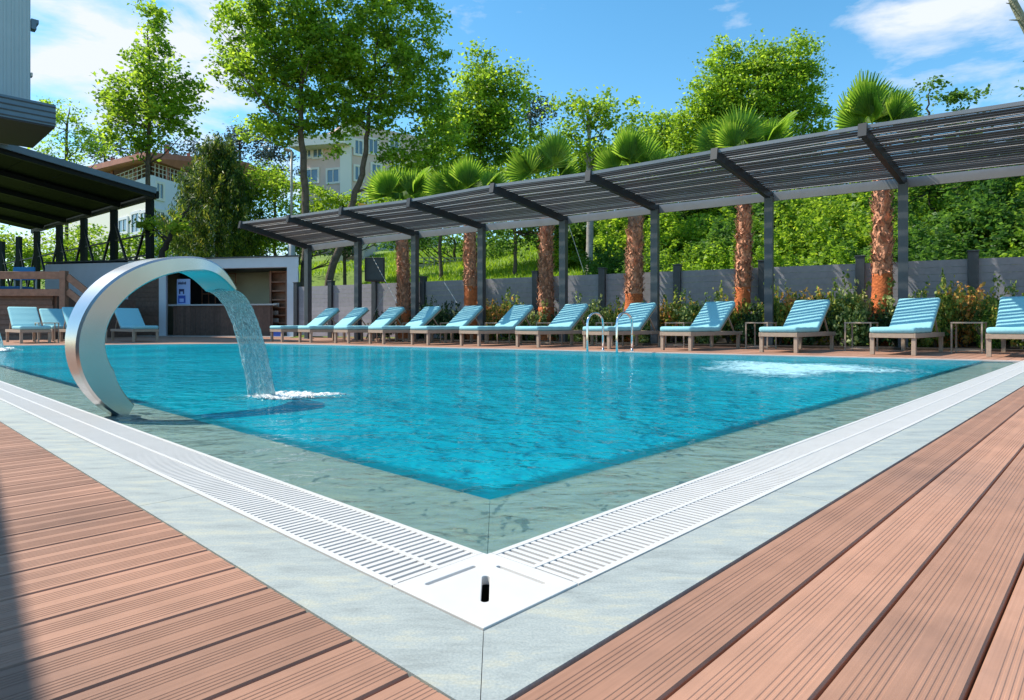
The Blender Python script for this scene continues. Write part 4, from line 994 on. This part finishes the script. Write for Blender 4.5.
# beverage display board
ps = empty('display_board', tuple(barL + bd * bpos(174) + bn * .6) + (1.26,), 'pale blue display board with dark blue figure standing on the bar counter', 'display board')
b = MB(); x0_, x1_ = bpos(174), bpos(187.5); bb(b, x0_, x1_, .58, .66, 1.262, 2.28); b.build('board', 'poster', ps)
b = MB(); ww = x1_ - x0_
bb(b, x0_ + .06, x0_ + .40, .57, .578, 1.32, 1.62); b.build('blue_figure', 'poster_blue', ps)
b = MB(); bb(b, x0_ + .12, x0_ + .32, .565, .569, 1.36, 1.50); b.build('figure_highlight', 'poster', ps)
b = MB(); bb(b, x0_ + .10, x0_ + .34, .57, .578, 1.78, 1.88)
bb(b, x0_ + .10, x0_ + .16, .57, .578, 1.68, 1.778); bb(b, x0_ + .28, x0_ + .34, .57, .578, 1.68, 1.78)
b.build('figure_top', 'poster_navy', ps)
b = MB(); bb(b, x0_ + .055, x0_ + .425, .572, .578, 2.10, 2.13)
for k in range(6): bb(b, x0_ + .06 + k * .065, x0_ + .10 + k * .065, .569, .5715, 2.06, 2.15 + (.02 if k % 2 else 0))
b.build('dark_lettering', 'poster_navy', ps)
# blue crate by the shelf
b = MB(); q = barL + bd * bpos(274) + bn * .25
cr_ = []
for (a0_, a1_, f0_, f1_, z0_, z1_) in ((0, .55, 0, .02, 0, .3), (0, .55, .33, .35, 0, .3), (0, .02, .02, .33, 0, .3), (.53, .55, .02, .33, 0, .3), (.02, .53, .02, .33, 0, .02)): bb(b, bpos(271) + a0_, bpos(271) + a1_, -.2 + f0_, -.2 + f1_, z0_ + .001, z1_)
o = b.build('crate', mat('blue_plastic', (.02, .08, .4), .4)); tag(o, 'open blue plastic crate on the floor below the bar shelves', 'crate')

# ================================================================== TERRACE, STAIR RAIL, CHAIR
te = empty('terrace_platform', tuple(at(20, 20.5)) + (0,), 'raised brown wood-clad terrace behind the left loungers', 'terrace')
T0, T1 = at(-60, 20.2), at(56, 20.2)
b = MB(); z = 0.0
for k in range(9): b.box(float(T0[0]), 20.2 - (.03 if k % 2 else 0), k * .155 + .002, float(T1[0]) + (0 if k < 6 else -.1), 20.26, k * .155 + .148)
b.build('cladding', 'dark_wood', te)
b = MB(); b.box(float(T0[0]), 20.27, 0, float(T1[0]) - .02, 24.5, 1.40); b.build('platform', 'dark_wood', te)
st = empty('wooden_railing', tuple(at(64, 20)) + (0,), 'brown timber terrace railing whose rails slope down beside the white wall', 'railing')
b = MB(); q = at(64, 20); b.box(q[0] - .09, q[1] - .09, .4, q[0] + .09, q[1] + .09, 2.14); b.build('newel_post', 'rail_wood', st, bevel=.01)
for y0_, y1_ in ((271.5, 279), (289, 296)):
    z1_ = HC + (HY - y0_) / F * 20; z0_ = HC + (HY - y1_) / F * 20; b = MB(); b.box(float(at(-60, 20)[0]), 19.97, z0_, q[0] - .092, 20.05, z1_); b.build('rail', 'rail_wood', st, bevel=.006)
for ya in (276.5, 291):
    b = MB(); b.beam(tuple(Pz(67.5, 20, HC + (HY - ya) / F * 20)), tuple(Pz(98, 20, HC + (HY - ya - 24) / F * 20)), .07, .2); b.build('stair_rail', 'rail_wood', st)
b = MB(); q2 = at(100, 20); b.box(q2[0] - .07, q2[1] - .07, 0, q2[0] + .07, q2[1] + .07, 1.3); b.build('newel_post', 'rail_wood', st)
ch = empty('terrace_chair', tuple(at(24, 21.6)) + (1.24,), 'light-framed chair with bright blue back standing on the terrace behind the railing', 'chair')
c = at(24, 21.6); w_ = .36
b = MB(); b.box(c[0] - w_, c[1] - .03, 1.95, c[0] + w_, c[1] + .05, 2.40); b.build('backrest', mat('blue_fabric', (.02, .18, .42), .8), ch, bevel=.03)
b = MB(); b.box(c[0] - w_, c[1] - .60, 1.62, c[0] + w_, c[1] - .04, 1.72); b.build('seat', mat('navy_fabric', (.02, .12, .3), .8), ch, bevel=.03)
for sx in (-1, 1):
    for yy in (-.6, .06): b = MB(); b.box(c[0] + sx * w_ - .02, c[1] + yy - .02, 1.24, c[0] + sx * w_ + .02, c[1] + yy + .02, 2.05 if yy < 0 else 2.2); b.build('leg', 'palegrey', ch)
    b = MB(); b.box(c[0] + sx * w_ - .03, c[1] - .6, 2.052, c[0] + sx * w_ + .03, c[1] + .04, 2.08); b.build('armrest', 'palegrey', ch)

# ================================================================== LEFT DARK ROOF ON COLUMNS
dC = 27.0
cr0 = empty('terrace_roof', tuple(at(150, dC)) + (0,), 'large black slatted roof on columns with V braces above the terrace at left', 'roof structure')
E1 = Vector((-.78, .626, 0)); E2 = Vector((-.69, -.724, 0)); q = at(155, dC); Qz = HC + (HY - 191.5) / F * dC
Q0 = Vector((q[0], q[1], Qz)); slope = Vector((-.69, -.724, .175))
lenB, lenA = 10.0, 17.0
b = MB(); ns = 66
for i in range(ns):
    f = i * lenB / ns; b.para(Q0 + slope * f + Vector((0, 0, -.05)), E1 * lenA, slope * (lenB / ns * (.985 if i % 9 else .90)), (0, 0, .05))
b.build('roof_slats', mat('black_roof', (.004, .008, .008), .6, spec=.05), cr0)
for k in range(5):
    b = MB(); b.beam(Q0 + E1 * (k * 3.6 + .1) + Vector((0, 0, -.16)), Q0 + E1 * (k * 3.6 + .1) + slope * lenB + Vector((0, 0, -.16)), .12, .2); b.build('roof_beam', 'roof_black', cr0)
b = MB(); b.beam(Q0 - E1 * .12 + Vector((0, 0, .02)), Q0 - E1 * .12 + slope * lenB + Vector((0, 0, .02)), .10, .24); b.build('edge_fascia', 'canopy_blue', cr0)
b = MB(); b.beam(Q0 + Vector((0, 0, -.1)) - slope * .1, Q0 + E1 * lenA + Vector((0, 0, -.1)) - slope * .1, .12, .3); b.build('eaves_beam', 'roof_black', cr0)
cps = [150, 114, 84, 59.5, 37, 19, 2]; cp = []
for px in cps:
    r_ = ray(px); m_ = np.array([[E1[0], -r_[0]], [E1[1], -r_[1]]]); sol = np.linalg.solve(m_, -(q + np.array([.25, -.1]))); p = ray(px) * float(sol[1]); cp.append(Vector((p[0], p[1], 0)))
    b = MB(); b.box(p[0] - .12, p[1] - .12, 0, p[0] + .12, p[1] + .12, Qz - .25); b.build('column', 'roof_black', cr0)
for a_, c_ in zip(cp[:-1], cp[1:]):
    m_ = (a_ + c_) / 2
    for e_ in (a_, c_):
        b = MB(); b.beam(m_ + Vector((0, 0, 2.6)), e_ + Vector((0, 0, Qz - .7)), .09, .09); b.build('brace', 'roof_black', cr0)
for z in (3.45, 4.35):
    b = MB(); b.beam(cp[0] + Vector((0, 0, z)), cp[-1] + Vector((0, 0, z)), .05, .07); b.build('cross_rail', 'roof_black', cr0)

# ================================================================== GREY BUILDING TOP LEFT
gb = empty('grey_building', (-17.5, 21, 0), 'tall grey-blue corrugated building with dark projecting canopy at the upper left corner', 'building')
K = Vector((-13.5 - .2, 19.0, 0)); Ea = Vector((-.723, .691, 0)); Eb = Vector((-.691, -.723, 0))
b = MB(); zt0 = HC + (HY - 105) / F * 19; zb0 = HC + (HY - 128) / F * 19
b.para(Vector((-13.5, 19, zb0 + .05)), Ea * 3.3, Eb * 2.6, (0, 0, zt0 - zb0 - .05)); b.build('canopy', 'canopy_blue', gb)
b = MB()
for k in range(4): b.para(Vector((-13.5, 19, zb0 + .1 + k * .16)) - Ea * .03, Ea * 3.3, Eb * 2.6, (0, 0, .03))
b.build('canopy_ribs', 'dark_metal', gb)
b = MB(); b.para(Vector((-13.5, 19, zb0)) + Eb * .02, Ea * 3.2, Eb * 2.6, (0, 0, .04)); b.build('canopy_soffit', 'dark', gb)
kk = at(30.5, 20.6); Kc = Vector((kk[0], kk[1], zt0 + .01)); b = MB(); b.para(Kc, Ea * 9, Eb * 2.5, (0, 0, 12.2 - Kc.z))
b.build('upper_wall', 'bldg_grey', gb)
b = MB(); i = 0
while i < 12: b.para(Kc + Eb * (i * .2 + .03) - Ea * .02, Eb * .06, Ea * .018, (0, 0, 12.19 - Kc.z)); i += 1
b.build('wall_ribs', 'bldg_grey', gb)
b = MB(); zc_ = HC + (HY - 17) / F * 20.6; b.para(Kc - Eb * .16 + Vector((0, 0, zc_ - Kc.z - .35)), Eb * .14, Ea * .3, (0, 0, .2)); b.para(Kc - Eb * .22 + Vector((0, 0, zc_ - Kc.z - .15)), Eb * .2, Ea * .3, (0, 0, .12)); b.build('wall_bracket', 'canopy_blue', gb)
b = MB(); bz = HC + (HY - 76) / F * 20.6; b.para(Kc - Eb * .06 + Vector((0, 0, bz - Kc.z)), Eb * .05, Ea * .2, (0, 0, .12)); b.build('pipe_clip', 'palegrey', gb)
b = MB(); b.para(Vector((-19.5, 21.5, 0)), Ea * 6, Eb * 2, (0, 0, zb0 - .05)); b.build('lower_wall', 'bldg_grey', gb)
# single-storey wing outside the left of the frame; its roof edge throws the shade on the near left deck
hw_ = 2.5; hsun = math.hypot(sunv.x, sunv.y); ksh = hw_ * math.cos(SUN_EL) / math.sin(SUN_EL)
sd_ = np.array([sunv.x, sunv.y]) / hsun
def wtop(s_, t_): p = A0 + e2 * s_ + e1 * t_ + sd_ * ksh; return Vector((float(p[0]), float(p[1]), 0))
b = MB(); P0_, P1_ = wtop(-.782 + .104 * -3, -3), wtop(-.782 + .104 * 2, 2); b.para(P0_, P1_ - P0_, Vector((-e2[0], -e2[1], 0)) * 3, (0, 0, hw_))
o = b.build('service_wing', 'bldg_grey'); tag(o, 'plain grey wing beside the left deck, seen only by the shade it throws', 'building')

# ================================================================== WHITE HOUSE WITH RED ROOF
hx = empty('white_house', tuple(at(152, 52)) + (4.0,), 'white house with red-brown pitched roof and railed balcony behind the slender tree', 'house')
d0 = 52.0; cN = at(151, d0); cRt = at(232, 62); cLf = at(62, 66)
def z_at(y, d): return HC + (HY - y) / F * d
def quadwall(b, p, q_, z0, z1, th=.3, mi=0):
    P, Q = Vector((p[0], p[1], z0)), Vector((q_[0], q_[1], z0)); d = Q - P; sd = Vector((-d.y, d.x, 0)).normalized()
    if sd.y < 0: sd = -sd
    b.para(P, d, sd * th, (0, 0, z1 - z0), mi)
zf = z_at(175, d0)
b = MB(); quadwall(b, cN, cRt, 2, zf); b.build('right_wall', 'house_white', hx)
b = MB(); quadwall(b, cLf, cN, 2, zf - .9); b.build('left_wall', 'cream', hx)
b = MB(); quadwall(b, cLf, cN, zf - .9, zf, .35); b.build('balcony_band', 'house_white', hx)
b = MB(); mid = (cRt + cLf) / 2 + np.array([0, 8]); b.add([(cN[0], cN[1] + .1, zf), (cRt[0], cRt[1], zf), (mid[0], mid[1], zf), (cLf[0], cLf[1], zf)], [(0, 1, 2, 3)])
b.build('balcony_floor', 'palegrey', hx)
b = MB()
for P_, Q_ in ((cN, cRt), (cN, cLf)):
    for k in range(25): f = k / 24; p = P_ * (1 - f) + Q_ * f; b.box(p[0] - .03, p[1] - .03, zf, p[0] + .03, p[1] + .03, zf + 1.05)
    for zz in (.35, .7, 1.05): b.beam((P_[0], P_[1], zf + zz), (Q_[0], Q_[1], zf + zz), .05, .05)
b.build('balcony_railing', 'palegrey', hx)
ik = np.array([0, 2.2])
b = MB(); quadwall(b, cN * .8 + cRt * .2 + ik, cRt + ik, zf, zf + 2.6); quadwall(b, cLf + ik, cLf * .3 + cN * .7 + ik, zf, zf + 2.4); b.build('upper_wall', 'palegrey', hx)
rp = at(146, d0 - 1.5); rpz = z_at(151.5, d0 - 1.5); rR = at(246, 63); rRz = z_at(162, 63); rL = at(50, 66); rLz = z_at(176, 66)
bk = Vector((1.5, 12, .3))
b = MB()
for (pa, za, pb_, zb__) in ((rp, rpz, rR, rRz), (rp, rpz, rL, rLz)):
    P, Q = Vector((pa[0], pa[1], za)), Vector((pb_[0], pb_[1], zb__)); b.para(P, Q - P, bk, (0, 0, -.45))
b.build('roof', 'red_roof', hx)
for f in (.15, .4, .65, .9):
    for Q_, P_ in ((cRt, cN), (cLf, cN)):
        p = P_ * (1 - f) + Q_ * f; b = MB(); b.box(p[0] - .1, p[1] + .2, zf, p[0] + .1, p[1] + .4, zf + 2.9); b.build('roof_post', 'red_roof', hx)
def window_on(root, P_, Q_, pxa, pxb, ya, yb, frame='cream'):
    r1, r2 = ray(pxa), ray(pxb); dv = (Q_ - P_) / np.linalg.norm(Q_ - P_)
    def hit(r): s_ = np.linalg.solve(np.array([[dv[0], -r[0]], [dv[1], -r[1]]]), -P_); return P_ + dv * s_[0]
    a, c = hit(r1), hit(r2); dm = (a[1] + c[1]) / 2; z0, z1 = z_at(yb, dm), z_at(ya, dm)
    nn = np.array([dv[1], -dv[0]]); nn = nn if nn[1] < 0 else -nn
    V3 = lambda p, z: Vector((p[0], p[1], z)); n_ = Vector((nn[0], nn[1], 0)); d3 = V3(c, z0) - V3(a, z0); ln = d3.length; du = d3.normalized(); fw = .22
    b = MB(); o_ = V3(a, z0)
    b.para(o_ - du * fw - Vector((0, 0, fw)), d3 + du * 2 * fw, n_ * .12, (0, 0, fw)); b.para(o_ - du * fw + Vector((0, 0, z1 - z0)), d3 + du * 2 * fw, n_ * .12, (0, 0, fw))
    b.para(o_ - du * fw, du * fw, n_ * .12, (0, 0, z1 - z0)); b.para(o_ + d3, du * fw, n_ * .12, (0, 0, z1 - z0)); b.para(o_ + d3 * .5 - du * .05, du * .1, n_ * .1, (0, 0, z1 - z0))
    fr_ = b.build('window', frame, root)
    b = MB(); b.para(o_, d3, n_ * .05, (0, 0, z1 - z0)); b.build('pane', 'glass', fr_, world=True)
    return fr_
for w4 in ((156, 162, 184, 198), (156, 163, 212, 222)): window_on(hx, cN, cRt, *w4)
for w4 in ((133, 140, 214, 232), (142, 148, 213, 232), (120, 128, 220, 232)): window_on(hx, cN, cLf, *w4, frame='house_white')

# ================================================================== APARTMENT BLOCK
ap = empty('apartment_block', tuple(at(400, 72)) + (8.0,), 'pinkish apartment block with white window surrounds behind the big trees', 'apartment building')
a0, a1, a2 = at(300, 70), at(346, 68), at(440, 75)
b = MB(); quadwall(b, a1, a2, 6, z_at(122, 68), 6); b.build('right_wall', 'pale_pink', ap)
b = MB(); quadwall(b, a0, a1, 6, z_at(134, 68), 6); b.build('left_wall', 'pale_pink', ap)
b = MB(); p, q_ = at(340, 67.6), at(351, 67.7); quadwall(b, p, q_, 6, z_at(124, 68), .6); b.build('corner_pier', 'cream', ap)
b = MB(); p, q_ = at(288, 68), at(345, 66.5); quadwall(b, p, q_, z_at(144, 67), z_at(134, 67), 8); b.build('eaves', 'cream', ap)
b = MB(); quadwall(b, a1 - [0, .2], a2 - [0, .2], z_at(200, 68), z_at(192, 68), .2); quadwall(b, a1 - [0, .15], a2 - [0, .15], 6, z_at(200, 68), .12); b.build('lower_storey', 'cream', ap)
for w4 in ((305, 311, 145, 157), (314, 322, 145, 157), (328, 339, 170, 182), (305, 318, 170, 182), (326, 338, 195, 207)): window_on(ap, a0, a1, *w4)
for w4 in ((355, 362, 141, 154), (369, 377, 140, 153), (390, 398, 138, 151), (355, 362, 167, 180), (372, 380, 165, 178), (393, 401, 164, 177), (371, 378, 196, 208), (352, 359, 198, 210), (392, 400, 195, 208)): window_on(ap, a1, a2, *w4)
# small pink outbuilding seen under the pergola
b = MB(); p, q_ = at(336, 47), at(364, 47); quadwall(b, p, q_, z_at(262, 47), z_at(238, 47), 4); quadwall(b, p - [0.2, .1], q_ + [.2, -.1], z_at(238, 47), z_at(236, 47), 4.2, 1)
sb = empty('small_house', tuple(at(345, 47)) + (z_at(262, 47),), 'small pinkish house front seen under the pergola beyond the grass', 'house'); b.build('walls', ['pale_pink', 'cream'], sb)
window_on(sb, p, q_, 349, 354, 246, 256, 'rail_wood')
# low roadside wall with railing
rw = empty('roadside_wall', tuple(at(437, 40)) + (z_at(272, 40),), 'low pale roadside wall with thin railing at the top of the grass', 'wall')
b = MB(); p, q_ = at(408, 37), at(466, 37); quadwall(b, p, q_, z_at(276, 37), z_at(264, 37), .4); b.build('wall', 'palegrey', rw)
b = MB()
for k in range(12): f = k / 11; r_ = p * (1 - f) + q_ * f; b.box(r_[0] - .03, r_[1] - .03, z_at(264, 37), r_[0] + .03, r_[1] + .03, z_at(258, 37))
b.beam((*p, z_at(258, 37)), (*q_, z_at(258, 37)), .05, .05); b.beam((*p, z_at(261, 37)), (*q_, z_at(261, 37)), .04, .04); b.build('railing', 'pole_grey', rw)

# ================================================================== POLE AND LOUDSPEAKER
lp = empty('lamp_pole', tuple(at(291.5, 26)) + (0.3,), 'thin grey metal pole rising beside the bar roof', 'pole')
q = at(291.5, 26); b = MB(); b.tube([(q[0], q[1], 0), (q[0], q[1], z_at(222, 26))], .14, 12); b.build('lower_shaft', 'pole_grey', lp, smooth=True)
b = MB(); b.tube([(q[0], q[1], z_at(222, 26)), (q[0], q[1], z_at(151, 26))], .05, 10); b.build('upper_shaft', 'pole_grey', lp, smooth=True)
b = MB(); b.tube([(q[0], q[1], z_at(151, 26)), (q[0] - .3, q[1], z_at(149, 26))], .06, 8); b.build('lamp_head', 'pole_grey', lp)
ls = empty('loudspeaker', tuple(on(376, 4.5)) + (0,), 'black loudspeaker on a pole stand in front of the fence, left of the leftmost palm', 'loudspeaker')
q = on(376, 4.5); dq = q[1]; b = MB()
sp0, sp1 = z_at(281.5, dq), z_at(258, dq)
b.box(q[0] - .27, q[1] - .2, sp0, q[0] + .27, q[1] + .2, sp1); b.v = [(x + (.05 * (1 if x > q[0] else -1) if y < q[1] else -.03 * (1 if x > q[0] else -1)), y, z) for x, y, z in b.v]; b.build('cabinet', 'black', ls, bevel=.02)
b = MB(); b.box(q[0] - .26, q[1] - .215, sp0 + .05, q[0] + .26, q[1] - .203, sp1 - .05); b.build('grille', 'dark_metal', ls)
b = MB(); b.tube([(q[0], q[1], .02), (q[0], q[1], sp0)], .035, 10)
for a in (0, 2.1, 4.2): b.tube([(q[0], q[1], .9), (q[0] + .45 * math.cos(a), q[1] + .45 * math.sin(a), .02)], .018, 6)
b.build('stand', 'black', ls)
